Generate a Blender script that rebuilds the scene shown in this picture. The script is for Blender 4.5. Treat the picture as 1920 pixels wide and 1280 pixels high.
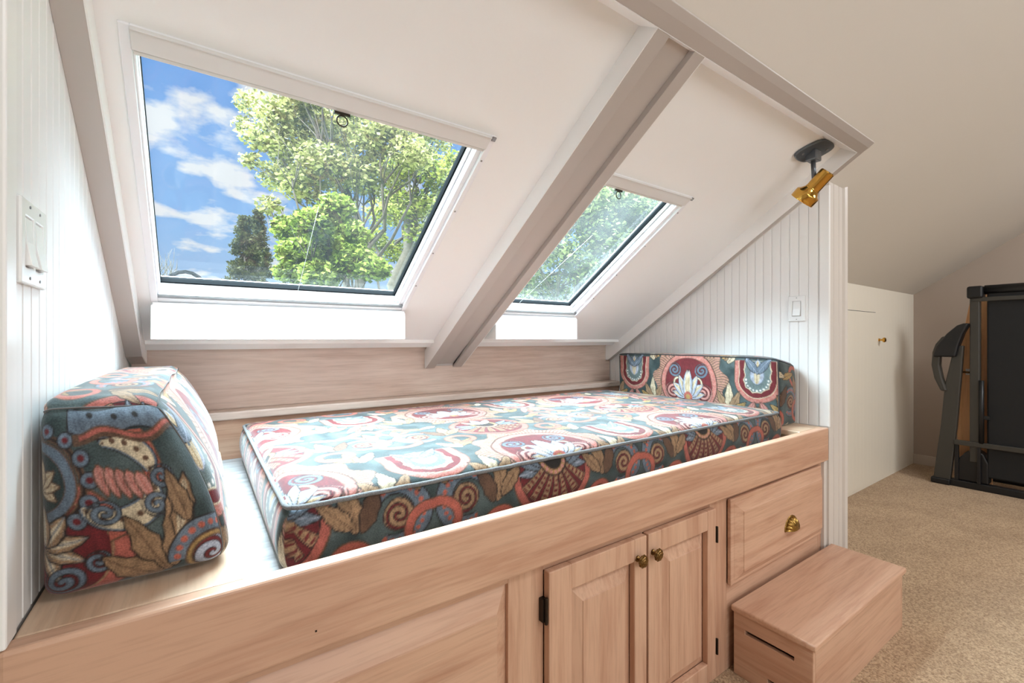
import bpy, bmesh, math, random
import numpy as np
from mathutils import Vector, Matrix

for o in list(bpy.data.objects):
    bpy.data.objects.remove(o)
S = bpy.context.scene
COL = S.collection
random.seed(7)
RNG = np.random.default_rng(11)


def lin(r, g, b):
    return tuple((c / 255 / 12.92) if c / 255 <= .04045 else ((c / 255 + .055) / 1.055) ** 2.4 for c in (r, g, b))


# ------------------------------------------------------------------ camera
FPX, YAW, CX, CY = 840.4, math.radians(34.93), 960.0, 635.3
CAM = Vector((0.195, -0.8, 1.10))
cd = bpy.data.cameras.new('camera')
cam = bpy.data.objects.new('camera', cd)
COL.objects.link(cam)
cam.location = CAM
cam.rotation_euler = (math.pi / 2, 0, -YAW)
cd.sensor_width = 36
cd.lens = FPX / 1920 * 36
cd.shift_y = (CY - 640) / 1920
cd.clip_start = .02
cd.clip_end = 500
S.camera = cam

# ------------------------------------------------------------------ world sky with clouds
W = bpy.data.worlds.new('sky')
S.world = W
W.use_nodes = True
nt = W.node_tree
nt.nodes.clear()


def N(t, **k):
    n = nt.nodes.new(t)
    for a, b in k.items():
        setattr(n, a, b)
    return n


tc = N('ShaderNodeTexCoord')
sep = N('ShaderNodeSeparateXYZ')
nt.links.new(tc.outputs['Generated'], sep.inputs[0])
grad = N('ShaderNodeValToRGB')
grad.color_ramp.elements[0].position = .0
grad.color_ramp.elements[0].color = (*lin(196, 216, 238), 1)
grad.color_ramp.elements[1].position = .62
grad.color_ramp.elements[1].color = (*lin(74, 138, 226), 1)
e = grad.color_ramp.elements.new(.22)
e.color = (*lin(140, 186, 242), 1)
nt.links.new(sep.outputs['Z'], grad.inputs[0])
# project the clouds on a flat layer overhead
addz = N('ShaderNodeMath', operation='ADD')
addz.inputs[1].default_value = .22
nt.links.new(sep.outputs['Z'], addz.inputs[0])
mx = N('ShaderNodeMath', operation='MAXIMUM')
mx.inputs[1].default_value = .05
nt.links.new(addz.outputs[0], mx.inputs[0])
dx = N('ShaderNodeMath', operation='DIVIDE')
dy = N('ShaderNodeMath', operation='DIVIDE')
nt.links.new(sep.outputs['X'], dx.inputs[0])
nt.links.new(mx.outputs[0], dx.inputs[1])
nt.links.new(sep.outputs['Y'], dy.inputs[0])
nt.links.new(mx.outputs[0], dy.inputs[1])
cmb = N('ShaderNodeCombineXYZ')
nt.links.new(dx.outputs[0], cmb.inputs[0])
nt.links.new(dy.outputs[0], cmb.inputs[1])
cn = N('ShaderNodeTexNoise')
cn.inputs['Scale'].default_value = 4.2
cn.inputs['Detail'].default_value = 7
cn.inputs['Roughness'].default_value = .52
nt.links.new(cmb.outputs[0], cn.inputs['Vector'])
cr = N('ShaderNodeValToRGB')
cr.color_ramp.elements[0].position = .50
cr.color_ramp.elements[0].color = (0, 0, 0, 1)
cr.color_ramp.elements[1].position = .60
cr.color_ramp.elements[1].color = (1, 1, 1, 1)
nt.links.new(cn.outputs['Fac'], cr.inputs[0])
mixc = N('ShaderNodeMixRGB')
mixc.inputs[2].default_value = (*lin(240, 242, 247), 1)
nt.links.new(cr.outputs[0], mixc.inputs[0])
nt.links.new(grad.outputs[0], mixc.inputs[1])
bg = N('ShaderNodeBackground')
bg.inputs[1].default_value = .70
nt.links.new(mixc.outputs[0], bg.inputs[0])
wo = N('ShaderNodeOutputWorld')
nt.links.new(bg.outputs[0], wo.inputs[0])

# ------------------------------------------------------------------ sun (soft, hazy, high) and added fill lights for the room
sd = bpy.data.lights.new('sun', 'SUN')
sd.energy = 68.0
sd.angle = math.radians(100)
sd.color = (.70, .89, 1)
sun = bpy.data.objects.new('sun', sd)
COL.objects.link(sun)
sun.rotation_euler = Vector((.26, -.04, -1)).to_track_quat('-Z', 'Y').to_euler()
sun.location = (0, 0, 9)


def area(name, loc, aim, sx, sy, power, col):
    l = bpy.data.lights.new(name, 'AREA')
    l.shape = 'RECTANGLE'
    l.size, l.size_y = sx, sy
    l.energy = power
    l.color = col
    o = bpy.data.objects.new(name, l)
    COL.objects.link(o)
    o.location = loc
    o.rotation_euler = (Vector(aim) - Vector(loc)).to_track_quat('-Z', 'Y').to_euler()
    return o


area('back_fill_light', (.9, -3.35, 1.55), (1.0, 0, 1.0), 2.6, 1.5, 31, (.93, .97, 1))  # unseen fill by the back wall, added to light the bed front
area('overhead_fill_light', (1.6, -1.9, 2.85), (1.6, -1.6, 0), .9, .9, 24, (.94, .97, 1))  # added overhead fill, stands for no fixture in view
area('right_fill_light', (4.1, -1.9, 2.75), (4.2, -1.2, 0), .9, .9, 37, (.94, .97, 1))  # extra fill added to brighten the right end of the room

S.view_settings.view_transform = 'Standard'
S.view_settings.look = 'None'
S.view_settings.gamma = 1
S.view_settings.exposure = 0.4
S.view_settings.use_curve_mapping = False

# ------------------------------------------------------------------ materials
MATS = {}


def newmat(name):
    m = bpy.data.materials.new(name)
    m.use_nodes = True
    t = m.node_tree
    b = t.nodes['Principled BSDF']
    MATS[name] = m
    return m, t, b


def plain(name, rgb, rough=.5, metal=0, spec=.5, bump=0, bscale=60, var=0):
    m, t, b = newmat(name)
    c = lin(*rgb)
    b.inputs['Base Color'].default_value = (*c, 1)
    b.inputs['Roughness'].default_value = rough
    b.inputs['Metallic'].default_value = metal
    b.inputs['Specular IOR Level'].default_value = spec
    co = t.nodes.new('ShaderNodeTexCoord')
    n = t.nodes.new('ShaderNodeTexNoise')
    n.inputs['Scale'].default_value = bscale
    n.inputs['Detail'].default_value = 4
    t.links.new(co.outputs['Object'], n.inputs['Vector'])
    if var:
        r = t.nodes.new('ShaderNodeValToRGB')
        r.color_ramp.elements[0].color = (*[x * (1 - var) for x in c], 1)
        r.color_ramp.elements[1].color = (*[min(1, x * (1 + var)) for x in c], 1)
        r.color_ramp.elements[0].position = .3
        r.color_ramp.elements[1].position = .7
        t.links.new(n.outputs['Fac'], r.inputs[0])
        t.links.new(r.outputs[0], b.inputs['Base Color'])
    if bump:
        bp = t.nodes.new('ShaderNodeBump')
        bp.inputs['Strength'].default_value = bump
        bp.inputs['Distance'].default_value = .002
        t.links.new(n.outputs['Fac'], bp.inputs['Height'])
        t.links.new(bp.outputs[0], b.inputs['Normal'])
    return m


def wood(name, axis, rgb=(210, 170, 143), rgb2=(190, 145, 118), rough=.42):
    """pickled oak, grain running along one axis"""
    m, t, b = newmat(name)
    co = t.nodes.new('ShaderNodeTexCoord')
    mp = t.nodes.new('ShaderNodeMapping')
    sc = [26, 26, 26]
    sc['xyz'.index(axis)] = 1.6
    mp.inputs['Scale'].default_value = sc
    t.links.new(co.outputs['Object'], mp.inputs['Vector'])
    n = t.nodes.new('ShaderNodeTexNoise')
    n.inputs['Scale'].default_value = 1.0
    n.inputs['Detail'].default_value = 6
    n.inputs['Roughness'].default_value = .6
    n.inputs['Distortion'].default_value = .6
    t.links.new(mp.outputs[0], n.inputs['Vector'])
    n2 = t.nodes.new('ShaderNodeTexNoise')
    n2.inputs['Scale'].default_value = 6.0
    n2.inputs['Detail'].default_value = 3
    t.links.new(mp.outputs[0], n2.inputs['Vector'])
    n3 = t.nodes.new('ShaderNodeTexNoise')
    n3.inputs['Scale'].default_value = 3.0
    t.links.new(co.outputs['Object'], n3.inputs['Vector'])
    r = t.nodes.new('ShaderNodeValToRGB')
    r.color_ramp.elements[0].color = (*lin(*rgb2), 1)
    r.color_ramp.elements[0].position = .33
    r.color_ramp.elements[1].color = (*lin(*rgb), 1)
    r.color_ramp.elements[1].position = .56
    t.links.new(n.outputs['Fac'], r.inputs[0])
    r2 = t.nodes.new('ShaderNodeValToRGB')
    r2.color_ramp.elements[0].color = (.80, .78, .76, 1)
    r2.color_ramp.elements[0].position = .35
    r2.color_ramp.elements[1].color = (1, 1, 1, 1)
    r2.color_ramp.elements[1].position = .52
    t.links.new(n2.outputs['Fac'], r2.inputs[0])
    mu = t.nodes.new('ShaderNodeMixRGB')
    mu.blend_type = 'MULTIPLY'
    mu.inputs[0].default_value = .45
    t.links.new(r.outputs[0], mu.inputs[1])
    t.links.new(r2.outputs[0], mu.inputs[2])
    r3 = t.nodes.new('ShaderNodeValToRGB')
    r3.color_ramp.elements[0].color = (.93, .90, .90, 1)
    r3.color_ramp.elements[0].position = .35
    r3.color_ramp.elements[1].color = (1.0, 1.0, .99, 1)
    r3.color_ramp.elements[1].position = .65
    t.links.new(n3.outputs['Fac'], r3.inputs[0])
    mu2 = t.nodes.new('ShaderNodeMixRGB')
    mu2.blend_type = 'MULTIPLY'
    mu2.inputs[0].default_value = .8
    t.links.new(mu.outputs[0], mu2.inputs[1])
    t.links.new(r3.outputs[0], mu2.inputs[2])
    t.links.new(mu2.outputs[0], b.inputs['Base Color'])
    b.inputs['Roughness'].default_value = rough
    bp = t.nodes.new('ShaderNodeBump')
    bp.inputs['Strength'].default_value = .12
    bp.inputs['Distance'].default_value = .001
    t.links.new(n2.outputs['Fac'], bp.inputs['Height'])
    t.links.new(bp.outputs[0], b.inputs['Normal'])
    return m


WX, WY, WZ = wood('oak_x', 'x'), wood('oak_y', 'y'), wood('oak_z', 'z')
WPALE = wood('oak_pale', 'y', (222, 194, 166), (206, 172, 142))
WBACK = wood('oak_palest', 'x', (222, 202, 188), (206, 182, 166), .36)  # paler oak tone for the back ledge and backboard
PLY = wood('painted_plywood', 'x', (196, 197, 198), (158, 158, 158), .6)
WHITE = plain('white_paint', (240, 239, 236), .45, bump=.05, bscale=40)
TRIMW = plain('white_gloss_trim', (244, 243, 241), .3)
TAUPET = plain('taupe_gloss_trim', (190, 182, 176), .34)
CASET = plain('casing_paint', (214, 206, 198), .34)
WALLW = plain('drywall_white', (248, 248, 247), .7, bump=.08, bscale=120)
BEAD = plain('beadboard_white', (240, 239, 237), .38)
GROOVE = plain('groove_shadow_gap', (225, 224, 222), .7)
BEIGE = plain('beige_ceiling_paint', (226, 222, 215), .8, bump=.08, bscale=120)
TAUPE = plain('taupe_wall_paint', (176, 160, 146), .8, bump=.08, bscale=120)
KNEE = None
PVC = plain('window_pvc', (243, 243, 246), .3)
ALU = plain('blind_aluminium', (225, 223, 220), .35)
DARK = plain('dark_rubber', (18, 20, 22), .6, spec=.03)
BLACK = plain('black_plastic', (17, 18, 21), .42)
BLACKM = plain('black_metal', (104, 110, 116), .28, metal=.5)
BELT = plain('black_running_belt', (13, 15, 18), .7, bump=.2, bscale=400)
GREYM = plain('charcoal_steel', (66, 64, 59), .45, metal=.2)
BRASS = plain('polished_brass', (214, 168, 84), .12, metal=1)
ABRASS = plain('antique_brass', (120, 92, 54), .34, metal=1, var=.5, bscale=220)
HINGE = plain('dark_bronze_hinge', (48, 38, 30), .4, metal=.7)
PLASTIC = plain('switch_plastic', (238, 238, 236), .25)
SCREW = plain('screw_steel', (150, 150, 150), .3, metal=.8)
PLANKW = wood('orange_board', 'z', (232, 180, 132), (220, 164, 114), .5)
BARK = plain('bark', (74, 62, 50), .9, bump=.8, bscale=14, var=.3)
LAWN = plain('lawn_green', (92, 112, 58), .95, var=.3, bscale=2)
CORD = plain('white_cord', (232, 232, 228), .6)
PIPEM = plain('piping_grey_cord', (112, 112, 112), .8, bump=.5, bscale=500, var=.35)


def knee_material():
    m, t, b = newmat('beadboard_cream')
    b.inputs['Base Color'].default_value = (*lin(238, 230, 214), 1)
    b.inputs['Roughness'].default_value = .4
    co = t.nodes.new('ShaderNodeTexCoord')
    w = t.nodes.new('ShaderNodeTexWave')
    w.wave_profile = 'SAW'
    w.inputs['Scale'].default_value = 4.6
    w.bands_direction = 'X'
    t.links.new(co.outputs['Object'], w.inputs['Vector'])
    r = t.nodes.new('ShaderNodeValToRGB')
    r.color_ramp.elements[0].position = 0
    r.color_ramp.elements[0].color = (0, 0, 0, 1)
    r.color_ramp.elements[1].position = .1
    r.color_ramp.elements[1].color = (1, 1, 1, 1)
    t.links.new(w.outputs['Fac'], r.inputs[0])
    bp = t.nodes.new('ShaderNodeBump')
    bp.inputs['Strength'].default_value = .35
    bp.inputs['Distance'].default_value = .003
    t.links.new(r.outputs[0], bp.inputs['Height'])
    t.links.new(bp.outputs[0], b.inputs['Normal'])
    return m


KNEE = knee_material()


def carpet_material():
    m, t, b = newmat('carpet')
    co = t.nodes.new('ShaderNodeTexCoord')
    n = t.nodes.new('ShaderNodeTexNoise')
    n.inputs['Scale'].default_value = 150
    n.inputs['Detail'].default_value = 3
    n.inputs['Roughness'].default_value = .7
    t.links.new(co.outputs['Object'], n.inputs['Vector'])
    n2 = t.nodes.new('ShaderNodeTexNoise')
    n2.inputs['Scale'].default_value = 5
    n2.inputs['Detail'].default_value = 4
    t.links.new(co.outputs['Object'], n2.inputs['Vector'])
    r = t.nodes.new('ShaderNodeValToRGB')
    r.color_ramp.elements[0].color = (*lin(146, 114, 84), 1)
    r.color_ramp.elements[0].position = .36
    r.color_ramp.elements[1].color = (*lin(212, 182, 146), 1)
    r.color_ramp.elements[1].position = .62
    t.links.new(n.outputs['Fac'], r.inputs[0])
    r2 = t.nodes.new('ShaderNodeValToRGB')
    r2.color_ramp.elements[0].color = (.86, .84, .82, 1)
    r2.color_ramp.elements[0].position = .35
    r2.color_ramp.elements[1].color = (1, 1, 1, 1)
    r2.color_ramp.elements[1].position = .6
    t.links.new(n2.outputs['Fac'], r2.inputs[0])
    mu = t.nodes.new('ShaderNodeMixRGB')
    mu.blend_type = 'MULTIPLY'
    mu.inputs[0].default_value = 1
    t.links.new(r.outputs[0], mu.inputs[1])
    t.links.new(r2.outputs[0], mu.inputs[2])
    t.links.new(mu.outputs[0], b.inputs['Base Color'])
    b.inputs['Roughness'].default_value = .95
    b.inputs['Specular IOR Level'].default_value = .1
    b.inputs['Sheen Weight'].default_value = .2
    bp = t.nodes.new('ShaderNodeBump')
    bp.inputs['Strength'].default_value = .9
    bp.inputs['Distance'].default_value = .006
    t.links.new(n.outputs['Fac'], bp.inputs['Height'])
    t.links.new(bp.outputs[0], b.inputs['Normal'])
    return m


CARPET = carpet_material()


def attr_material(name, rough=.85, sheen=0, transl=0, weave=False):
    m, t, b = newmat(name)
    a = t.nodes.new('ShaderNodeAttribute')
    a.attribute_name = 'Col'
    src = a.outputs['Color']
    if weave:
        co = t.nodes.new('ShaderNodeTexCoord')
        n = t.nodes.new('ShaderNodeTexNoise')
        n.inputs['Scale'].default_value = 420
        n.inputs['Detail'].default_value = 2
        t.links.new(co.outputs['Object'], n.inputs['Vector'])
        r = t.nodes.new('ShaderNodeValToRGB')
        r.color_ramp.elements[0].color = (.72, .72, .72, 1)
        r.color_ramp.elements[0].position = .35
        r.color_ramp.elements[1].color = (1.15, 1.13, 1.1, 1)
        r.color_ramp.elements[1].position = .65
        t.links.new(n.outputs['Fac'], r.inputs[0])
        mu = t.nodes.new('ShaderNodeMixRGB')
        mu.blend_type = 'MULTIPLY'
        mu.inputs[0].default_value = 1
        t.links.new(src, mu.inputs[1])
        t.links.new(r.outputs[0], mu.inputs[2])
        src = mu.outputs[0]
        bp = t.nodes.new('ShaderNodeBump')
        bp.inputs['Strength'].default_value = .35
        bp.inputs['Distance'].default_value = .0012
        t.links.new(n.outputs['Fac'], bp.inputs['Height'])
        t.links.new(bp.outputs[0], b.inputs['Normal'])
    t.links.new(src, b.inputs['Base Color'])
    b.inputs['Roughness'].default_value = rough
    b.inputs['Specular IOR Level'].default_value = .04 if transl else .3
    b.inputs['Sheen Weight'].default_value = sheen
    b.inputs['Sheen Roughness'].default_value = .4
    if transl:
        tr = t.nodes.new('ShaderNodeBsdfTranslucent')
        t.links.new(src, tr.inputs[0])
        mi = t.nodes.new('ShaderNodeMixShader')
        mi.inputs[0].default_value = transl
        out = t.nodes['Material Output']
        t.links.new(b.outputs[0], mi.inputs[1])
        t.links.new(tr.outputs[0], mi.inputs[2])
        t.links.new(mi.outputs[0], out.inputs[0])
    return m


FABRIC = attr_material('tapestry_fabric', .75, .28, weave=True)
LEAF = attr_material('leaves', .5, 0, .4)


def glass_material(name, haze):
    m, t, b = newmat(name)
    out = t.nodes['Material Output']
    t.nodes.remove(b)
    tr = t.nodes.new('ShaderNodeBsdfTransparent')
    tr.inputs[0].default_value = (.97, .985, .98, 1)
    gl = t.nodes.new('ShaderNodeBsdfGlossy')
    gl.inputs['Roughness'].default_value = .02
    fr = t.nodes.new('ShaderNodeFresnel')
    fr.inputs[0].default_value = 1.35
    m1 = t.nodes.new('ShaderNodeMixShader')
    geo = t.nodes.new('ShaderNodeNewGeometry')      # reflect once, at the first face of the pane only
    inv = t.nodes.new('ShaderNodeMath')
    inv.operation = 'SUBTRACT'
    inv.inputs[0].default_value = 1
    t.links.new(geo.outputs['Backfacing'], inv.inputs[1])
    ff = t.nodes.new('ShaderNodeMath')
    ff.operation = 'MULTIPLY'
    t.links.new(fr.outputs[0], ff.inputs[0])
    t.links.new(inv.outputs[0], ff.inputs[1])
    t.links.new(ff.outputs[0], m1.inputs[0])
    t.links.new(tr.outputs[0], m1.inputs[1])
    t.links.new(gl.outputs[0], m1.inputs[2])
    # film of dust
    co = t.nodes.new('ShaderNodeTexCoord')
    n = t.nodes.new('ShaderNodeTexNoise')
    n.inputs['Scale'].default_value = 4
    n.inputs['Detail'].default_value = 6
    t.links.new(co.outputs['Object'], n.inputs['Vector'])
    r = t.nodes.new('ShaderNodeMapRange')
    r.inputs[1].default_value = .3
    r.inputs[2].default_value = .75
    r.inputs[3].default_value = haze * .2
    r.inputs[4].default_value = haze
    t.links.new(n.outputs['Fac'], r.inputs[0])
    tl = t.nodes.new('ShaderNodeBsdfTranslucent')
    tl.inputs[0].default_value = (.9, .92, .9, 1)
    m2 = t.nodes.new('ShaderNodeMixShader')
    t.links.new(r.outputs[0], m2.inputs[0])
    t.links.new(m1.outputs[0], m2.inputs[1])
    t.links.new(tl.outputs[0], m2.inputs[2])
    t.links.new(m2.outputs[0], out.inputs[0])
    return m


GLASS1 = glass_material('window_glass', .005)
GLASS2 = glass_material('dusty_window_glass', .018)

# ------------------------------------------------------------------ builders
ORG = {}


def empty(name, loc, label, cat, group=None):
    o = bpy.data.objects.new(name, None)
    o.empty_display_size = .1
    COL.objects.link(o)
    o.location = loc
    ORG[o] = Vector(loc)
    o['label'] = label
    o['category'] = cat
    if group:
        o['group'] = group
    return o


def finish(name, me, mat, parent, smooth=False, bevel=0, seg=2):
    if parent is not None:
        org = ORG[parent]
    else:
        n = len(me.vertices)
        a = np.empty(n * 3)
        me.vertices.foreach_get('co', a)
        a = a.reshape(-1, 3)
        lo, hi = a.min(0), a.max(0)
        org = Vector(((lo[0] + hi[0]) / 2, (lo[1] + hi[1]) / 2, lo[2]))
    me.transform(Matrix.Translation(-org))
    o = bpy.data.objects.new(name, me)
    COL.objects.link(o)
    ORG[o] = org
    if parent is not None:
        o.parent = parent
    else:
        o.location = org
    me.materials.append(mat)
    if smooth:
        me.polygons.foreach_set('use_smooth', [True] * len(me.polygons))
    if bevel:
        b = o.modifiers.new('bevel', 'BEVEL')
        b.width = bevel
        b.segments = seg
        b.limit_method = 'ANGLE'
        b.angle_limit = math.radians(40)
    return o


def from_bm(name, bm, mat, parent=None, smooth=False, bevel=0, seg=2):
    bmesh.ops.recalc_face_normals(bm, faces=bm.faces[:])
    me = bpy.data.meshes.new(name)
    bm.to_mesh(me)
    bm.free()
    return finish(name, me, mat, parent, smooth, bevel, seg)


def bbox(bm, lo, hi, M=None):
    x0, y0, z0 = lo
    x1, y1, z1 = hi
    P = [(x0, y0, z0), (x1, y0, z0), (x1, y1, z0), (x0, y1, z0), (x0, y0, z1), (x1, y0, z1), (x1, y1, z1), (x0, y1, z1)]
    v = [bm.verts.new(M @ Vector(p) if M else p) for p in P]
    for f in ((0, 3, 2, 1), (4, 5, 6, 7), (0, 1, 5, 4), (1, 2, 6, 5), (2, 3, 7, 6), (3, 0, 4, 7)):
        bm.faces.new([v[i] for i in f])


def box(name, lo, hi, mat, parent=None, bevel=.002, M=None, seg=2):
    bm = bmesh.new()
    bbox(bm, lo, hi, M)
    return from_bm(name, bm, mat, parent, bevel=bevel, seg=seg)


def boxes(name, lst, mat, parent=None, bevel=.002, M=None):
    bm = bmesh.new()
    for lo, hi in lst:
        bbox(bm, lo, hi, M)
    return from_bm(name, bm, mat, parent, bevel=bevel)


def prism_x(name, x0, x1, yz, mat, parent=None, bevel=0):
    bm = bmesh.new()
    a = [bm.verts.new((x0, y, z)) for y, z in yz]
    b = [bm.verts.new((x1, y, z)) for y, z in yz]
    n = len(yz)
    bm.faces.new(a)
    bm.faces.new(b[::-1])
    for i in range(n):
        bm.faces.new((a[i], b[i], b[(i + 1) % n], a[(i + 1) % n]))
    return from_bm(name, bm, mat, parent, bevel=bevel)


def tube_bm(bm, pts, rad, sides=10, cap=True):
    pts = [Vector(p) for p in pts]
    if not isinstance(rad, (list, tuple)):
        rad = [rad] * len(pts)
    rings = []
    up = None
    for i, p in enumerate(pts):
        d = (pts[min(i + 1, len(pts) - 1)] - pts[max(i - 1, 0)]).normalized()
        if up is None:
            up = d.orthogonal().normalized()
        else:
            up = (up - d * up.dot(d))
            up = up.normalized() if up.length > 1e-6 else d.orthogonal().normalized()
        w = d.cross(up)
        rings.append([bm.verts.new(p + (up * math.cos(2 * math.pi * k / sides) + w * math.sin(2 * math.pi * k / sides)) * rad[i]) for k in range(sides)])
    for a, b in zip(rings, rings[1:]):
        for k in range(sides):
            bm.faces.new((a[k], a[(k + 1) % sides], b[(k + 1) % sides], b[k]))
    if cap:
        bm.faces.new(rings[0][::-1])
        bm.faces.new(rings[-1])


def tube(name, pts, rad, mat, parent=None, sides=10):
    bm = bmesh.new()
    tube_bm(bm, pts, rad, sides)
    return from_bm(name, bm, mat, parent, smooth=True)


def lathe(name, prof, M, mat, parent=None, sides=28, wob=None):
    """prof: list of (r, h) revolved about local z"""
    bm = bmesh.new()
    rings = []
    for r, h in prof:
        ring = []
        for k in range(sides):
            a = 2 * math.pi * k / sides
            rr = max(r, 1e-4) * (wob(a, r) if wob else 1)
            ring.append(bm.verts.new(M @ Vector((rr * math.cos(a), rr * math.sin(a), h))))
        rings.append(ring)
    for a, b in zip(rings, rings[1:]):
        for k in range(sides):
            bm.faces.new((a[k], a[(k + 1) % sides], b[(k + 1) % sides], b[k]))
    bm.faces.new(rings[0][::-1])
    bm.faces.new(rings[-1])
    o = from_bm(name, bm, mat, parent, smooth=True)
    o.data.set_sharp_from_angle(angle=math.radians(35))
    return o


def axis_matrix(p, d):
    q = Vector(d).to_track_quat('Z', 'Y').to_matrix().to_4x4()
    return Matrix.Translation(Vector(p)) @ q


def slab_holes(name, us, vs, holes, n0, n1, M, mat, parent=None, bevel=0):
    """slab in local (u, v, n) with the listed (i, j) grid cells left open"""
    bm = bmesh.new()
    V = {}

    def vert(i, j, k):
        if (i, j, k) not in V:
            V[i, j, k] = bm.verts.new(M @ Vector((us[i], vs[j], (n0, n1)[k])))
        return V[i, j, k]
    nu, nv = len(us) - 1, len(vs) - 1

    def solid(i, j):
        return 0 <= i < nu and 0 <= j < nv and (i, j) not in holes
    for i in range(nu):
        for j in range(nv):
            if not solid(i, j):
                continue
            for k in (0, 1):
                bm.faces.new([vert(i, j, k), vert(i + 1, j, k), vert(i + 1, j + 1, k), vert(i, j + 1, k)])
            for (di, dj, a, b) in ((-1, 0, (i, j), (i, j + 1)), (1, 0, (i + 1, j), (i + 1, j + 1)), (0, -1, (i, j), (i + 1, j)), (0, 1, (i, j + 1), (i + 1, j + 1))):
                if not solid(i + di, j + dj):
                    bm.faces.new([vert(*a, 0), vert(*b, 0), vert(*b, 1), vert(*a, 1)])
    return from_bm(name, bm, mat, parent, bevel=bevel)


def struct(o):
    o['kind'] = 'structure'
    return o


def tag(o, label, cat, group=None):
    o['label'] = label
    o['category'] = cat
    if group:
        o['group'] = group
    return o


# ------------------------------------------------------------------ the roof slope
B = .66                     # rise per depth of the roof
TH = math.atan(B)
T0 = 1.768                  # z of the lower (room) plane at y = 0
C0 = T0 + .072              # z of the alcove ceiling at y = 0


def Tz(y, off=0.):
    return T0 + off - B * y


def slope_matrix(x, y, z0):
    """local x = along the bed, y = down the slope, z = outwards"""
    return Matrix(((1, 0, 0, x), (0, math.cos(TH), math.sin(TH), y), (0, -math.sin(TH), math.cos(TH), z0 - B * y), (0, 0, 0, 1)))


XR = 2.40          # right wall of the alcove
YB = 1.238         # wooden backboard
ZR = .723          # top of the bed rail
GX = 5.39          # gable wall
KY = .42           # knee wall

# ------------------------------------------------------------------ shell
fl = struct(box('floor', (-1.9, -3.7, -.05), (GX + .1, 1.4, 0), CARPET, bevel=0))

bm = bmesh.new()
M = slope_matrix(0, 0, T0)
ct = math.cos(TH)
for (x0, x1, ya, yb) in ((-1.9, GX + .1, -3.75, -.165), (2.392, GX + .1, -.165, KY + .02), (-1.9, -.002, -.165, KY + .02)):
    bbox(bm, (x0, ya / ct, 0), (x1, yb / ct, .06), M)
cm = struct(from_bm('ceiling', bm, BEIGE))

# alcove ceiling with the two skylight openings
W1 = dict(x0=.075, x1=.880)
W2 = dict(x0=1.312, x1=1.822)
VY0, VY1 = .258, .945
M = slope_matrix(0, 0, C0)
us = [-.05, W1['x0'], W1['x1'], W2['x0'], W2['x1'], XR + .05]
vs = [-.065 / ct, VY0 / ct, VY1 / ct, 1.18 / ct]
ca = struct(slab_holes('ceiling_alcove', us, vs, {(1, 1), (3, 1)}, 0, .055, M, WALLW))

# header band at the front of the alcove: taupe board with a white inner bevel
CE = lambda y: C0 - B * y
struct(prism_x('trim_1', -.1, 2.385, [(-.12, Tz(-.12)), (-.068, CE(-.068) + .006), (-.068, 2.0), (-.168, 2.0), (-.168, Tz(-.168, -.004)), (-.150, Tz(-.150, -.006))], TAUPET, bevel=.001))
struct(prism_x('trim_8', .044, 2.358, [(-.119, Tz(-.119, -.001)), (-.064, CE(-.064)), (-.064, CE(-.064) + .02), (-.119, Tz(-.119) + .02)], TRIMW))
# sloping trims along both side walls: taupe undersides, white inner faces
TY = 1.236
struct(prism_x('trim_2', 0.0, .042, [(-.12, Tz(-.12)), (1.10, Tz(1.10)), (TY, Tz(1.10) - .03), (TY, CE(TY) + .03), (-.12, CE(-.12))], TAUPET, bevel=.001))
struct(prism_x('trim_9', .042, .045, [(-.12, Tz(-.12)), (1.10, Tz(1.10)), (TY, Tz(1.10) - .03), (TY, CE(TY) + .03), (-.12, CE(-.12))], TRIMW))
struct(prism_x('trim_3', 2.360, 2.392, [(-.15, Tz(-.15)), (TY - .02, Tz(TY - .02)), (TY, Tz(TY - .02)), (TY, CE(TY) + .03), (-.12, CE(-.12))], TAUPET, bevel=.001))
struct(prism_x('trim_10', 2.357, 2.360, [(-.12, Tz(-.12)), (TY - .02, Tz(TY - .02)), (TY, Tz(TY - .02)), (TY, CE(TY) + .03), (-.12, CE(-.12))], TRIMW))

# left and right partitions with beadboard


def partition(name, x0, x1, xs, sgn, ytop):
    w = struct(prism_x(name, x0, x1, [(.004, 0), (1.34, 0), (1.34, Tz(1.34, .05)), (.004, Tz(.004, .05))], GROOVE))
    pitch = .0385
    y = .036
    k = 0
    while y < YB - .005:
        y1 = min(y + pitch - .0018, YB)
        lo, hi = (xs, xs + .006) if sgn > 0 else (xs - .006, xs)
        bm = bmesh.new()
        zb = ZR
        P = []
        for (yy, xx) in ((y, 0), (y + .0022, 1), (y1 - .0022, 1), (y1, 0)):
            P.append((xs + sgn * (.0030 if xx else .0014), yy))
        back = [(xs, y1), (xs, y)]
        a = [bm.verts.new((px, py, zb)) for px, py in P + back]
        b = [bm.verts.new((px, py, Tz(py, .012))) for px, py in P + back]
        n = len(a)
        bm.faces.new(a)
        bm.faces.new(b[::-1])
        for i in range(n):
            bm.faces.new((a[i], b[i], b[(i + 1) % n], a[(i + 1) % n]))
        from_bm('beadboard_plank', bm, BEAD, w)
        y += pitch
        k += 1
    return w


wl = partition('wall_left', -.18, -.003, -.003, 1, 0)
wr = partition('wall_right', XR + .003, XR + .18, XR + .003, -1, 0)
# corner boards and casings on the ends of the partitions
struct(box('trim_4', (-.012, -.006, ZR), (.004, .034, Tz(.034, .02)), TRIMW, bevel=.003))
struct(boxes('trim_5', [((XR - .002, -.008, ZR), (XR + .012, .030, Tz(.030, .01)))], TRIMW, bevel=.003))


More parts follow.
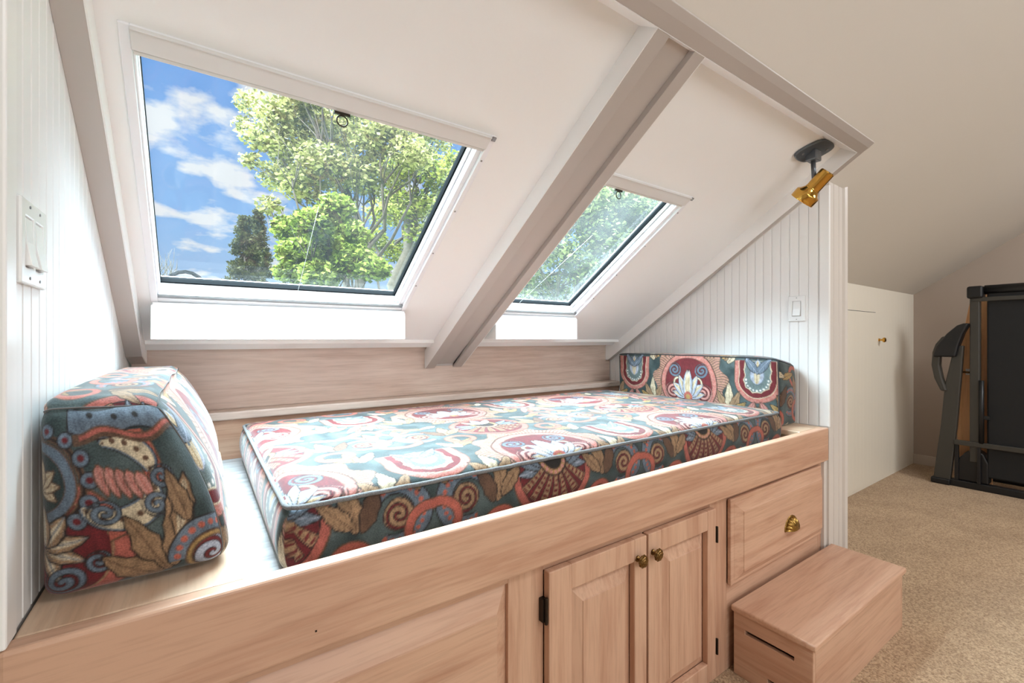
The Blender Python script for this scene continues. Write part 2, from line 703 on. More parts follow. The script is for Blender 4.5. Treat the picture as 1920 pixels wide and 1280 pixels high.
def casing(name, xa, xb, m):
    bm = bmesh.new()
    d = 1 if xb > xa else -1
    w = abs(xb - xa)
    # profile across the board: flat, two flutes, rounded bead at the outer edge
    prof = [(0, .004), (0, -.006), (.045, -.006), (.047, -.003), (.053, -.003), (.055, -.006), (.1, -.006), (.102, -.003), (.108, -.003), (.11, -.006), (w - .045, -.006), (w - .042, -.002), (w - .036, -.002), (w - .030, -.012), (w - .015, -.017), (w - .003, -.012), (w, -.004), (w, .004)]
    z1 = Tz(-.01, .03)
    a = [bm.verts.new((xa + d * u, y, 0)) for u, y in prof]
    b = [bm.verts.new((xa + d * u, y, z1)) for u, y in prof]
    n = len(a)
    bm.faces.new(a)
    bm.faces.new(b[::-1])
    for i in range(n):
        bm.faces.new((a[i], b[i], b[(i + 1) % n], a[(i + 1) % n]))
    return struct(from_bm(name, bm, m))


casing('trim_6', XR + .0, XR + .186, CASET)
struct(box('trim_11', (2.372, .002, 0), (2.403, .03, .60), CASET, bevel=.001))
casing('trim_7', -.013, -.186, CASET)

# low wall, its access door, the gable wall with baseboard
struct(box('wall_knee', (XR + .18, KY, 0), (GX, KY + .08, Tz(KY, .03)), KNEE, bevel=0))
d1 = empty('door_1', (4.04, KY, .02), 'cream beadboard access door in the low knee wall', 'door')
d1['kind'] = 'structure'
box('door_panel', (3.52, KY - .006, .02), (4.535, KY + .004, 1.300), KNEE, d1, bevel=.0015)
box('top_gap', (3.52, KY - .0015, 1.300), (4.44, KY + .002, 1.304), DARK, d1, bevel=0)
lathe('door_knob', [(.012, 0), (.012, .004), (.007, .008), (.007, .02), (.016, .026), (.019, .034), (.016, .042), (.006, .046)], axis_matrix((4.492, KY - .006, 1.093), (0, -1, 0)), BRASS, d1)
struct(box('wall_gable', (GX, -3.7, 0), (GX + .1, KY + .08, 4.3), TAUPE, bevel=0))
struct(box('baseboard_gable', (GX - .014, -3.7, 0), (GX, KY, .085), plain('baseboard_taupe', (196, 182, 168), .5), bevel=.004))
struct(box('wall_back', (-1.9, -3.7, 0), (GX + .1, -3.6, 4.4), BEIGE, bevel=0))
struct(box('wall_side', (-1.9, -3.7, 0), (-1.8, KY + .08, 4.4), BEIGE, bevel=0))
struct(box('wall_rear', (-.18, 1.262, 0), (XR + .18, 1.34, 1.10), WALLW, bevel=0))
struct(box('wall_knee_side', (-1.9, KY, 0), (-.18, KY + .08, Tz(KY, .03)), KNEE, bevel=0))

# ------------------------------------------------------------------ beam between the skylights
bmq = empty('ceiling_beam', (1.197, 1.2, .957), 'white boxed rafter with a channelled underside between the two skylights', 'beam')
BX0, BX1 = 1.097, 1.298


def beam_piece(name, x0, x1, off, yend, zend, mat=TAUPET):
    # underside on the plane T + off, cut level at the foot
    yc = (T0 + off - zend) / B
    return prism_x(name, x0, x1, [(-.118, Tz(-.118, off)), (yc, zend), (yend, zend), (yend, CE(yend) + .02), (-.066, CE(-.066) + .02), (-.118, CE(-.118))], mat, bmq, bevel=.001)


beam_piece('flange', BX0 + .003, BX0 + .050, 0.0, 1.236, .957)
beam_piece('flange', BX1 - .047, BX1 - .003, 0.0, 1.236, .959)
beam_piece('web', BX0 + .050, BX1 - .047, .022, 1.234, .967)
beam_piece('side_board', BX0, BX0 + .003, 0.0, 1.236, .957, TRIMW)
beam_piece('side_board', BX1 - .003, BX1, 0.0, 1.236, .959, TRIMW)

# ------------------------------------------------------------------ skylights


RINGM = plain('tarnished_ring', (60, 54, 46), .5, metal=.3, spec=.1)


def skylight(name, wx, ringx, glass, label, cordpts, full_left=True):
    root = empty(name, ((wx['x0'] + wx['x1']) / 2, VY1, C0 - B * VY1), label, 'window')
    root['kind'] = 'structure'
    x0, x1 = wx['x0'], wx['x1']
    M = slope_matrix(0, VY0, C0)
    L = (VY1 - VY0) / ct
    fw = .017
    box_ = lambda nm, lo, hi, mat, par=root, bv=.0015: box(nm, lo, hi, mat, par, bv, M)
    # outer frame lining
    fr = boxes('frame', [((x0, 0, -.006), (x0 + fw, L, 0.075)), ((x1 - fw, 0, -.006), (x1, L, 0.075)), ((x0 + fw, 0, -.006), (x1 - fw, fw, 0.075)), ((x0 + fw, L - fw, -.004), (x1 - fw, L, .062))], PVC, root, .0015, M)
    # side guide channels for the blind
    for (a, b) in ((x0 + fw, x0 + fw + .004), (x1 - fw - .016, x1 - fw)):
        boxes('guide_channel', [((a, fw, .006), (b, L - fw, .012)), ((a, fw, .024), (b, L - fw, .030))], PVC, root, .001, M)
    # sash
    sw = .012
    s0, s1 = x0 + fw, x1 - fw
    boxes('sash', [((s0, fw, .034), (s0 + .006, L - fw, .075)), ((s1 - .024, fw, .034), (s1, L - fw, .075)), ((s0, fw, .034), (s1, fw + .03, .075)), ((s0, L - fw - .016, .028), (s1, L - fw, .075))], PVC, root, .002, M)
    g0, g1 = s0 + .004, s1 - .022
    gv0, gv1 = fw + .02, L - fw - .014
    boxes('gasket', [((g0, gv0, .052), (g0 + .003, gv1, .066)), ((g1 - .007, gv0, .046), (g1, gv1, .066)), ((g0, gv1 - .008, .046), (g1, gv1, .066))], DARK, root, 0, M)
    box_('pane', (g0, gv0, .058), (g1, gv1, .062), glass, root, 0)
    # roller blind cassette at the head
    cs = box_('blind_cassette', (s0, .004, -.012), (s1, .042, .026), ALU)
    box_('cassette_lip', (s0, .0005, -.016), (s1, .0035, .02), ALU, cs)
    bb = box_('blind_bar', (s0 + .002, .045, -.006), (s1 - .002, .054, .016), ALU)
    # pull ring
    rp = M @ Vector((ringx, .056, -.008))
    bm = bmesh.new()
    R = .0125
    pts = [rp + Vector((R * math.sin(a), 0, -R - .004 + R * math.cos(a))) for a in [2 * math.pi * k / 24 for k in range(25)]]
    tube_bm(bm, pts, .0017, 6)
    bbox(bm, rp + Vector((-.018, -.003, -.003)), rp + Vector((.018, .003, .003)))
    from_bm('pull_ring', bm, RINGM, bb, smooth=False)
    # latch line and clips along the foot of the frame
    box_('foot_seam', (s0, L - fw - .0165, .0005), (s1, L - fw + .0006, .0035), SCREW, root, 0)
    for cxx in (x0 + .10, x1 - .055):
        for q in (0, .017):
            box_('clip', (cxx + q, L - fw - .0175, .014), (cxx + q + .010, L - fw - .0155, .019), SCREW, root, 0)
    for q in (.10, .34, .58, .80):
        lathe('screw', [(.003, 0), (.003, .0015), (.001, .002)], axis_matrix(M @ Vector((x1 - fw / 2 - .001, L * q, -.006)), M.to_3x3() @ Vector((0, 0, -1))), SCREW, root, 8)
    box_('corner_cap', (x1 - .013, .0, -.010), (x1 - .001, .013, -.005), SCREW, root, .001)
    tube('pull_cord', cordpts, .0005, CORD, root, 6)
    # vertical apron under the frame down to the shelf
    ya = VY1 - .012
    ap = prism_x('apron', x0 + .004, x1 - .004, [(ya, 1.098), (1.13, 1.098), (1.125, Tz(1.125, .08)), (ya, Tz(ya, .06))], WALLW, root, bevel=.002)
    box('apron_bead', (x0 + .000, VY1 - .016, 1.098), (x0 + .014, VY1 + .0, Tz(VY1, .072) - .012), TRIMW, root, bevel=.003)
    box('apron_bead', (x1 - .012, VY1 - .016, 1.098), (x1 - .002, VY1 + .0, Tz(VY1, .072) - .012), TRIMW, root, bevel=.003)
    return root


skylight('window_1', W1, .473, GLASS1, 'large white framed roof window left of the beam, showing sky and trees',
         [(.476, .57, 1.478), (.475, .74, 1.362), (.474, .915, 1.245)])
skylight('window_2', W2, 1.43, GLASS2, 'dusty roof window partly hidden behind the boxed rafter',
         [(1.50, .50, 1.52), (1.45, .70, 1.385), (1.40, .90, 1.25)])

# white shelf under the slope
sh = tag(boxes('window_shelf', [((.044, 1.125, 1.080), (BX0, 1.262, 1.098)), ((BX1, 1.125, 1.080), (2.358, 1.262, 1.098))], TRIMW, bevel=.004), 'narrow white ledge running below the skylights above the wooden backboard', 'shelf')

# ------------------------------------------------------------------ built-in bed
bed = empty('platform_bed', (1.2, .55, 0), 'pickled oak built-in bed base with cabinet doors and a drawer', 'bed')
bed_rail = box('front_rail', (-.004, -.008, .583), (2.393, .024, ZR), WX, bed, bevel=.006, seg=3)
# nail holes
for (x, z) in ((.352, .6165),):
    box('nail_hole', (x, -.0086, z), (x + .003, -.0075, z + .003), HINGE, bed, bevel=0)
# carcass: face frame
for (xa, xb) in ((0, .058), (.753, .852), (1.534, 1.634), (2.338, 2.372)):
    box('stile', (xa, .014, 0), (xb, .034, .583), WZ, bed, bevel=.001)
box('mullion', (1.196, .0142, .034), (1.206, .034, .562), WZ, bed, bevel=.001)
for (xa, xb, za, zb) in ((.058, .753, .562, .583), (.852, 1.534, .562, .583), (1.634, 2.338, .562, .583), (.058, .753, 0, .034), (.852, 1.534, 0, .034), (1.634, 2.338, 0, .288)):
    box('cross_rail', (xa, .0142, za), (xb, .034, zb), WX, bed, bevel=.001)
box('carcass_back', (.0, .034, 0), (2.372, .05, .60), WX, bed, bevel=0)


def raised(name, x0, x1, z0, z1, fx0, fx1, fz0, fz1, yb, yf, mat, parent):
    """panel with a raised field and a sloping border; yb at the border's rim, yf at the field"""
    bm = bmesh.new()
    R = lambda a, b, c, d, y: [bm.verts.new(p) for p in ((a, y, c), (b, y, c), (b, y, d), (a, y, d))]
    r0 = R(x0, x1, z0, z1, yb + .010)
    r1 = R(x0, x1, z0, z1, yb)
    r2 = R(fx0, fx1, fz0, fz1, yf + .0022)
    r3 = R(fx0 + .0015, fx1 - .0015, fz0 + .0015, fz1 - .0015, yf)
    for a, b in ((r0, r1), (r1, r2), (r2, r3)):
        for i in range(4):
            bm.faces.new((a[i], a[(i + 1) % 4], b[(i + 1) % 4], b[i]))
    bm.faces.new(r3)
    bm.faces.new(r0[::-1])
    return from_bm(name, bm, mat, parent)


def knob(x, z, parent):
    def wob(a, r):
        return 1 + .05 * math.cos(10 * a) if r > .006 else 1
    return lathe('knob', [(.008, 0), (.008, .003), (.0048, .006), (.0048, .012), (.012, .0145), (.0165, .0175), (.0172, .020), (.0150, .0235), (.0125, .0232), (.0105, .0250), (.0075, .0250), (.0055, .0268), (.001, .0272)], axis_matrix((x, -.008, z), (0, -1, 0)), ABRASS, parent, 40, wob)


def hinge(x, z0, z1, parent, both=True):
    a = (x - .008, x + .006) if both else (x - .0035, x + .0045)
    bm = bmesh.new()
    bbox(bm, (a[0], -.0005, z0 + .004), (a[1], .014, z1 - .004))
    tube_bm(bm, [(x, -.003, z0), (x, -.003, z1)], .0042, 10)
    return from_bm('hinge', bm, HINGE, parent, bevel=.001)


def door(x0, x1, z0, z1, ix0, ix1, iz0, iz1, fx0, fx1, fz0, fz1, label=None):
    bm = bmesh.new()
    for lo, hi in (((x0, -.008, z0), (ix0, .012, z1)), ((ix1, -.008, z0), (x1, .012, z1)), ((ix0, -.0078, iz1), (ix1, .012, z1)), ((ix0, -.0078, z0), (ix1, .012, iz0))):
        bbox(bm, lo, hi)
    d = from_bm('door', bm, WZ, bed, bevel=.0025)
    raised('raised_panel', ix0 - .001, ix1 + .001, iz0 - .001, iz1 + .001, fx0, fx1, fz0, fz1, .013, -.006, WZ, d)
    return d


# fixed raised panel on the left
raised('fixed_panel', .058, .753, .034, .564, .094, .717, .085, .513, .024, .001, WX, bed)
dA = door(.852, 1.197, .032, .565, .922, 1.148, .090, .505, .960, 1.112, .128, .464)
knob(1.158, .512, dA)
hinge(.847, .446, .507, dA)
hinge(.847, .090, .150, dA)
dB = door(1.205, 1.534, .032, .565, 1.262, 1.490, .090, .505, 1.300, 1.456, .128, .464)
knob(1.222, .512, dB)
hinge(1.548, .452, .503, dB, False)
hinge(1.548, .096, .146, dB, False)
# drawer
dr = box('drawer', (1.634, -.001, .284), (2.338, .012, .569), WX, bed, bevel=.003)
raised('raised_panel', 1.655, 2.328, .296, .553, 1.694, 2.314, .318, .522, -.0014, -.0135, WX, dr)
# shell-shaped cup pull
bm = bmesh.new()
cx, cz = 2.033, .388
NU, NV = 72, 12
grid = []
for i in range(NU + 1):
    a = math.pi * i / NU
    row = []
    for j in range(NV + 1):
        t = j / NV
        rib = 1 + .07 * math.cos(9 * 2 * a)
        r = .046 * math.sin(t * math.pi / 2) * rib
        depth = .026 * math.cos(t * math.pi / 2) ** .9
        row.append(bm.verts.new((cx + r * math.cos(a), -.012 - depth, cz + .90 * r * math.sin(a) - .004)))
    grid.append(row)
for i in range(NU):
    for j in range(NV):
        try:
            bm.faces.new((grid[i][j], grid[i + 1][j], grid[i + 1][j + 1], grid[i][j + 1]))
        except ValueError:
            pass
tube_bm(bm, [(cx - .05, -.013, cz - .004), (cx - .03, -.014, cz - .007), (cx, -.014, cz - .008), (cx + .03, -.014, cz - .007), (cx + .05, -.013, cz - .004)], .004, 8)
rim = [(cx + .050 * math.cos(math.pi * k / 20), -.013, cz + .046 * math.sin(math.pi * k / 20) - .004) for k in range(21)]
tube_bm(bm, rim, .0036, 8)
bmesh.ops.remove_doubles(bm, verts=bm.verts[:], dist=.0002)
cp = from_bm('cup_pull', bm, plain('aged_brass_pull', (158, 124, 66), .3, metal=1, var=.4, bscale=160), dr, smooth=True)
so = cp.modifiers.new('shell', 'SOLIDIFY')
so.thickness = .0015
# top planks at both ends, slatless plywood deck, back riser, ledge and backboard


def rounded_plank(name, x0, x1, y0, y1, z0, z1, r, mat, parent, corner):
    bm = bmesh.new()
    pts = [(x0, y0), (x1, y0)]
    if corner == 'r':
        pts += [(x1 - r + r * math.cos(a), y1 - r + r * math.sin(a)) for a in [k * math.pi / 16 for k in range(9)]]
        pts += [(x0, y1)]
    else:
        pts += [(x1, y1)]
        pts += [(x0 + r + r * math.cos(a), y1 - r + r * math.sin(a)) for a in [math.pi / 2 + k * math.pi / 16 for k in range(9)]]
    lo = [bm.verts.new((x, y, z0)) for x, y in pts]
    hi = [bm.verts.new((x, y, z1)) for x, y in pts]
    n = len(pts)
    bm.faces.new(lo)
    bm.faces.new(hi[::-1])
    for i in range(n):
        bm.faces.new((lo[i], lo[(i + 1) % n], hi[(i + 1) % n], hi[i]))
    return from_bm(name, bm, mat, parent, bevel=.003)


rounded_plank('end_plank', .002, .254, .024, 1.02, .700, ZR - .001, .03, WPALE, bed, 'r')
rounded_plank('end_plank', 2.20, XR - .001, .024, 1.02, .700, ZR - .001, .03, WPALE, bed, 'l')
box('end_riser', (.228, .024, .655), (.246, .98, .700), WPALE, bed)
box('end_riser', (2.215, .024, .655), (2.232, .98, .700), WPALE, bed)
box('plywood_deck', (.002, .024, .640), (XR - .002, 1.16, .655), PLY, bed, bevel=.001)
box('back_riser', (.002, 1.158, .655), (XR - .002, 1.176, .803), WX, bed, bevel=.001)
box('back_ledge', (.002, 1.142, .802), (XR - .002, YB + .002, .832), WBACK, bed, bevel=.005)
box('backboard', (.002, YB, .832), (XR - .002, YB + .022, 1.080), WBACK, bed, bevel=.001)

# ------------------------------------------------------------------ tapestry pattern (colours per vertex)
def thread(r_, g_, b_):
    """dyed wool: a little duller than the pure dye"""
    c = np.array(lin(r_, g_, b_))
    m = c.mean()
    return (m + (c - m) * .86) * .74


PAL = {k: thread(*v) for k, v in dict(
    teal=(48, 66, 67), teal2=(110, 128, 128), maroon=(116, 24, 32), salmon=(190, 96, 80), pink=(210, 142, 130), tan=(168, 132, 94),
    cream=(218, 200, 166), blue=(104, 122, 140), lilac=(176, 186, 208), dark=(40, 34, 32), brown=(104, 74, 54), gold=(184, 146, 78), white=(232, 228, 220), orange=(200, 96, 70)).items()}
PW, PH = .68, .62


def vnoise(x, y, s, seed):
    x, y = x * s, y * s
    xi, yi = np.floor(x).astype(np.int64), np.floor(y).astype(np.int64)
    fx, fy = x - xi, y - yi
    fx, fy = fx * fx * (3 - 2 * fx), fy * fy * (3 - 2 * fy)

    def h(a, b):
        n = (a * 374761393 + b * 668265263 + seed * 144665) & 0xffffffff
        n = ((n ^ (n >> 13)) * 1274126177) & 0xffffffff
        return ((n ^ (n >> 16)) & 0xffff) / 65535.
    return (h(xi, yi) * (1 - fx) + h(xi + 1, yi) * fx) * (1 - fy) + (h(xi, yi + 1) * (1 - fx) + h(xi + 1, yi + 1) * fx) * fy


def tapestry(u, v, style=None):
    u = np.asarray(u, float)
    v = np.asarray(v, float)
    u = u + .006 * (vnoise(u, v, 22, 1) - .5)
    v = v + .006 * (vnoise(u, v, 22, 2) - .5)
    a = np.abs((u + PW / 2) % PW - PW / 2)
    if style:
        a = u
    gn = np.clip(vnoise(u, v, 30, 21) * 1.3 - .2, 0, 1)[:, None] * .5
    C = PAL['teal'][None] * (1 - gn) + PAL['teal2'][None] * gn
    sp = vnoise(u, v, 260, 5)
    streak = .6 * vnoise(u * 2.2, v * .5, 120, 15) + .4 * vnoise(u, v, 55, 16)
    e = .0011

    def wrap(d):
        return d if style else (d + PH / 2) % PH - PH / 2

    def paint(d, col, k=1.0, speck=None):
        m = np.clip(.5 - d / (2 * e), 0, 1)[:, None] * k
        c = PAL[col] if isinstance(col, str) else col
        if speck:
            c = PAL[col][None] * (1 - sp[:, None]) + PAL[speck][None] * sp[:, None]
        elif isinstance(col, str):
            c = PAL[col][None] * (.72 + .56 * streak[:, None])
        C[:] = C * (1 - m) + c * m

    def ring(cx, cy, r, w, col, speck=None, sy=1.0):
        d = np.abs(np.hypot(a - cx, wrap(v - cy) * sy) - r) - w / 2
        paint(d - .003, 'brown')
        paint(d, col, speck=speck)

    def disc(cx, cy, r, col, sy=1., sc=0, n=0):
        dx_, dy_ = a - cx, wrap(v - cy) * sy
        rr = np.hypot(dx_, dy_)
        if sc:
            rr = rr * (1 + sc * np.abs(np.sin(np.arctan2(dy_, dx_) * n)))
        paint(rr - r, col)

    def leaf(cx, cy, ang, L, Wd, col, rim='dark', vein='brown', ser=0., tip=None):
        ca, sa = math.cos(math.radians(ang)), math.sin(math.radians(ang))
        dx_, dy_ = a - cx, wrap(v - cy)
        p = dx_ * ca + dy_ * sa
        q = -dx_ * sa + dy_ * ca
        t = np.clip(p / L, 0, 1)
        wd = Wd * np.sin(np.pi * t ** .75) ** .8
        if ser:
            wd = wd * (1 - ser * np.abs(np.sin(t * 11)))
        d = np.maximum(np.abs(q) - wd, np.maximum(-p, p - L))
        paint(d - .0028, rim)
        paint(d, col)
        if tip:
            paint(np.maximum(d + .003, np.abs(q) - wd * .45), tip)
        paint(np.maximum(d, np.abs(q) - .0011), vein, .8)
        st = np.abs(((p * 120 + np.abs(q) * 160) % 1) - .5) - .12
        paint(np.maximum(d, st * .01), vein, .35)

    def spiral(cx, cy, r0, pitch, hand, col, rim='dark', ph=0):
        dx_, dy_ = a - cx, wrap(v - cy)
        r = np.hypot(dx_, dy_)
        th = np.arctan2(dy_, dx_) / (2 * np.pi) * hand + ph
        d = (np.abs(((r / pitch - th) % 1) - .5) - .27) * pitch
        d = np.maximum(d, r - r0)
        paint(d - .002, rim)
        paint(d, col)

    def fan(cx, cy, a0, a1, r0, r1, n, col, rim, dots=None):
        dx_, dy_ = a - cx, wrap(v - cy)
        r = np.hypot(dx_, dy_)
        an = np.degrees(np.arctan2(dy_, dx_))
        an = np.where(an < -180 + 1e-9, an + 360, an)
        for k in range(n):
            c0 = a0 + (a1 - a0) * (k + .5) / n
            da = np.radians((an - c0 + 180) % 360 - 180)
            d = np.maximum(np.abs(r * np.sin(da)) - (.004 + .08 * (r - r0)), np.maximum(r0 - r, r - r1))
            d = np.where(np.cos(da) < 0, 1, d)
            paint(d - .002, rim)
            paint(d, col)
            if dots:
                m = (np.abs(((r * 70) % 1) - .5) - .22) / 70
                paint(np.maximum(d + .002, m), dots)

    if style == 'bolster_end':
        # one large repeat cut by the end of the wedge bolster
        disc(.0, .075, .118, 'brown')
        disc(.0, .075, .114, 'salmon')
        disc(.0, .075, .090, 'tan')
        disc(.0, .075, .087, 'maroon')
        ring(.0, .175, .052, .013, 'blue')
        ring(.0, .175, .068, .004, 'dark')
        disc(.0, .175, .044, 'teal')
        for k in range(7):
            an_ = math.radians(-70 + 24 * k)
            disc(.076 * math.cos(an_), .175 + .076 * math.sin(an_), .0125, 'dark')
            disc(.076 * math.cos(an_), .175 + .076 * math.sin(an_), .0105, 'blue')
            disc(.076 * math.cos(an_), .175 + .076 * math.sin(an_), .0048, 'maroon')
        for ang in (-35, 0, 35, 80):
            leaf(.0, .172, ang, .036, .009, 'cream', 'brown', 'tan')
        for ang in (-68, -28, 12, 52, 95):
            leaf(.006, .085, ang, .055, .012, 'tan', 'dark', 'blue', .1, 'cream')
        # salmon scroll sweeping up to the shoulder
        dd = np.abs(np.hypot(a - .045, v - .205) - .118) - .0105
        dd = np.where((a > .085) & (v < .245), dd, 1)
        paint(dd - .003, 'brown')
        paint(dd, 'salmon', speck='orange')
        # crescents of the paisley
        for (cx_, cy_, rad, wd, lo_, hi_) in ((.105, .165, .050, .017, -150, -5), (.118, .190, .040, .015, -20, 120)):
            rr_ = np.hypot(a - cx_, v - cy_)
            an_ = np.degrees(np.arctan2(v - cy_, a - cx_))
            tt = np.clip((an_ - lo_) / (hi_ - lo_), 0, 1)
            d_ = np.abs(rr_ - rad) - wd * np.sin(np.pi * tt) ** .7
            d_ = np.where((an_ > lo_) & (an_ < hi_), d_, 1)
            paint(d_ - .005, 'dark')
            paint(d_ - .003, 'blue')
            paint(d_, 'cream')
            be_ = np.hypot((((an_ / 26) % 1) - .5) * rad * .45, rr_ - rad) - .0045
            paint(np.maximum(d_ + .002, be_), 'brown')
        for k in range(5):
            leaf(.088 + .013 * k, .196 - .004 * k, -82, .042, .0075, 'pink', 'brown', 'salmon')
        spiral(.168, .168, .016, .011, 1, 'blue')
        spiral(.150, .128, .018, .012, -1, 'blue')
        spiral(.085, .128, .019, .012, 1, 'blue')
        spiral(.030, .030, .024, .014, -1, 'blue')
        spiral(.070, .055, .016, .011, 1, 'blue')
        # blue and brown band under the top seam
        bd_ = np.maximum(np.abs(v - .262 - .008 * np.sin(a * 48)) - .020, .055 - a)
        paint(bd_ - .003, 'dark')
        paint(bd_, 'blue')
        bd2 = np.maximum(np.abs(v - .238 - .006 * np.sin(a * 60 + 1)) - .008, .06 - a)
        paint(bd2, 'brown')
        paint(np.maximum(np.abs(v - .240 - .006 * np.sin(a * 60 + 1)) - .003, .07 - a), 'salmon')
        for k in range(3):
            disc(.095 + .038 * k, .266, .0055, 'dark')
        # leaves rising from the lower edge
        for x_, y_, ang, L, wd in ((.150, .012, 112, .115, .019), (.158, .020, 84, .128, .017), (.140, .006, 140, .085, .019), (.168, .07, 72, .10, .016), (.185, .09, 96, .085, .014)):
            leaf(x_, y_, ang, L, wd, 'tan', 'dark', 'brown', .2, 'cream' if ang < 80 else None)
        # beaded curl in the lower right corner
        ddx, ddy = a - .215, v - .028
        rr = np.hypot(ddx, ddy)
        aa = np.arctan2(ddy, ddx)
        dd = np.where(aa > -.4, np.abs(rr - .052) - .0115, 1)
        paint(dd - .003, 'dark')
        paint(dd, 'blue')
        be = np.hypot((((aa / (2 * np.pi) * 22) % 1) - .5) * .0150, rr - .052) - .0050
        paint(np.where(aa > -.4, be, 1), 'orange')
        disc(.215, .026, .036, 'maroon')
        spiral(.212, .028, .032, .020, 1, 'lilac')
        ring(.215, .026, .036, .005, 'gold')
        tone = .82 + .34 * vnoise(u, v, 70, 9)
        return np.clip(C * tone[:, None], 0, 1)
    # feathered acanthus around the cartouche
    dx_, dy_ = a, wrap(v - .16)
    r = np.hypot(dx_, dy_)
    an = np.arctan2(dy_, dx_)
    fe = (np.abs(((an * 15 + r * 30 + .3 * np.sin(r * 90)) % 1) - .5) - .36)
    dfe = np.maximum(np.maximum(fe * .012, .150 - r), r - .198 - .014 * np.sin(an * 11))
    paint(dfe - .002, 'brown', .8)
    paint(dfe, 'pink', speck='tan')
    # cartouche
    disc(0, .16, .158, 'dark')
    disc(0, .16, .155, 'maroon')
    ring(0, .16, .142, .022, 'salmon', speck='pink')
    # volutes
    spiral(.082, .115, .046, .019, 1, 'pink')
    spiral(.075, .225, .034, .017, -1, 'blue')
    ring(.055, .165, .022, .007, 'cream')
    # palmette
    for ang, L, wd in ((12, .085, .017), (40, .100, .020), (66, .115, .020), (90, .132, .021)):
        leaf(.006, .095, ang, L, wd, 'lilac', 'dark', 'gold', 0, 'cream')
    disc(0, .095, .022, 'salmon')
    disc(0, .092, .012, 'gold')
    # inverted arches on the other mirror line
    cx, cy = PW / 2, .20
    ax_, ay_ = np.abs(a - cx), wrap(v - cy)
    dU = np.where(ay_ > 0, ax_, np.hypot(ax_, ay_))
    lim = ay_ - .085
    for r1, col in ((.104, 'brown'), (.101, 'salmon'), (.083, 'cream'), (.080, 'maroon')):
        paint(np.maximum(dU - r1, lim), col, speck='pink' if col == 'salmon' else None)
    sc = dU * (1 + .10 * np.abs(np.sin(np.arctan2(ay_, a - cx) * 5)))
    paint(np.maximum(sc - .062, lim), 'cream')
    paint(np.maximum(sc - .058, lim), 'teal2')
    for k in range(6):
        an_ = math.radians(-90 + 18 * k)
        disc(cx + .048 * math.cos(an_), cy + .048 * math.sin(an_), .0042, 'white')
        disc(cx - .048 * math.cos(an_), cy + .048 * math.sin(an_), .0042, 'white')
    leaf(cx, cy - .02, 90, .11, .030, 'lilac', 'blue', 'gold', 0, 'cream')
    leaf(cx, cy + .03, 130, .09, .016, 'blue', 'dark', 'lilac')
    for k in range(3):
        disc(cx, cy + .025 + .014 * k, .0035, 'blue')
    # stems below the arch
    for ang, col in ((-108, 'salmon'), (-122, 'pink')):
        leaf(cx - .012, cy - .10, ang, .12, .013, col, 'brown', 'maroon')
    leaf(cx, cy - .125, -90, .075, .012, 'cream', 'dark')
    leaf(cx - .004, cy - .12, -104, .07, .010, 'tan', 'dark')
    # leaf sprays between
    for x_, y_, ang, L, wd, col in ((.205, .045, 118, .11, .019, 'tan'), (.215, .05, 92, .13, .020, 'cream'), (.220, .05, 66, .10, .019, 'tan'), (.222, .045, 38, .085, .017, 'gold'),
                                    (.205, .27, 60, .09, .018, 'cream'), (.195, .28, 95, .10, .018, 'tan'), (.19, .29, 130, .08, .017, 'gold')):
        leaf(x_, y_, ang, L, wd, col, 'dark', 'brown', .18)
    # second row: bell with radiating tabs on a maroon field
    by = .47
    disc(0, by, .134, 'brown')
    disc(0, by, .130, 'salmon')
    disc(0, by, .112, 'dark')
    disc(0, by, .109, 'maroon')
    for k in range(5):
        leaf(.0, by + .03, 200 + 0, .01, .001, 'blue')
    for ang in (-8, 14, 36):
        leaf(.03, by + .005, ang, .082, .013, 'blue', 'dark', 'lilac')
    fan(0, by + .03, -90 - 62, -90 + 62, .045, .125, 7, 'tan', 'dark', 'maroon')
    disc(0, by + .03, .052, 'dark')
    disc(0, by + .03, .049, 'brown')
    ring(0, by + .03, .041, .010, 'gold')
    disc(0, by + .03, .034, 'dark')
    for k in range(7):
        an_ = math.radians(-150 + 20 * k)
        disc(abs(.042 * math.cos(an_)), by + .03 + .042 * math.sin(an_), .0048, 'pink')
    leaf(0, by + .035, 90, .085, .018, 'lilac', 'dark', 'blue', 0, 'cream')
    leaf(.008, by + .04, 55, .075, .015, 'cream', 'dark', 'tan')
    # beaded paisley and scroll bands
    px_, py_ = .262, .44
    ddx, ddy = a - px_, wrap(v - py_)
    rr = np.hypot(ddx, ddy)
    aa = np.arctan2(ddy, ddx)
    dd = np.abs(rr - .055) - (.012 + .006 * np.cos(aa))
    dd = np.where(aa < -2.2, 1, dd)
    paint(dd - .003, 'dark')
    paint(dd, 'blue')
    be = np.hypot((((aa / (2 * np.pi) * 22) % 1) - .5) * .0157, rr - .055) - .0052
    paint(np.where(aa < -2.2, 1, be), 'orange')
    disc(px_, py_, .034, 'maroon')
    spiral(px_, py_, .032, .017, 1, 'tan')
    ring(.33, .40, .048, .018, 'salmon', speck='orange')
    ring(.165, .36, .038, .015, 'orange', speck='salmon')
    ring(.30, .56, .042, .017, 'salmon', speck='orange')
    for x_, y_, ang, L, wd, col in ((.175, .42, 100, .12, .021, 'tan'), (.185, .42, 66, .10, .019, 'brown'), (.165, .43, 135, .085, .018, 'tan'), (.20, .54, 20, .10, .017, 'gold'),
                                    (.15, .57, -20, .07, .015, 'cream'), (.31, .48, 100, .09, .018, 'tan'), (.14, .60, 150, .07, .014, 'tan')):
        leaf(x_, y_, ang, L, wd, col, 'dark', 'brown', .18)
    # woven unevenness
    tone = .86 + .28 * vnoise(u, v, 70, 9)
    return np.clip(C * tone[:, None], 0, 1)


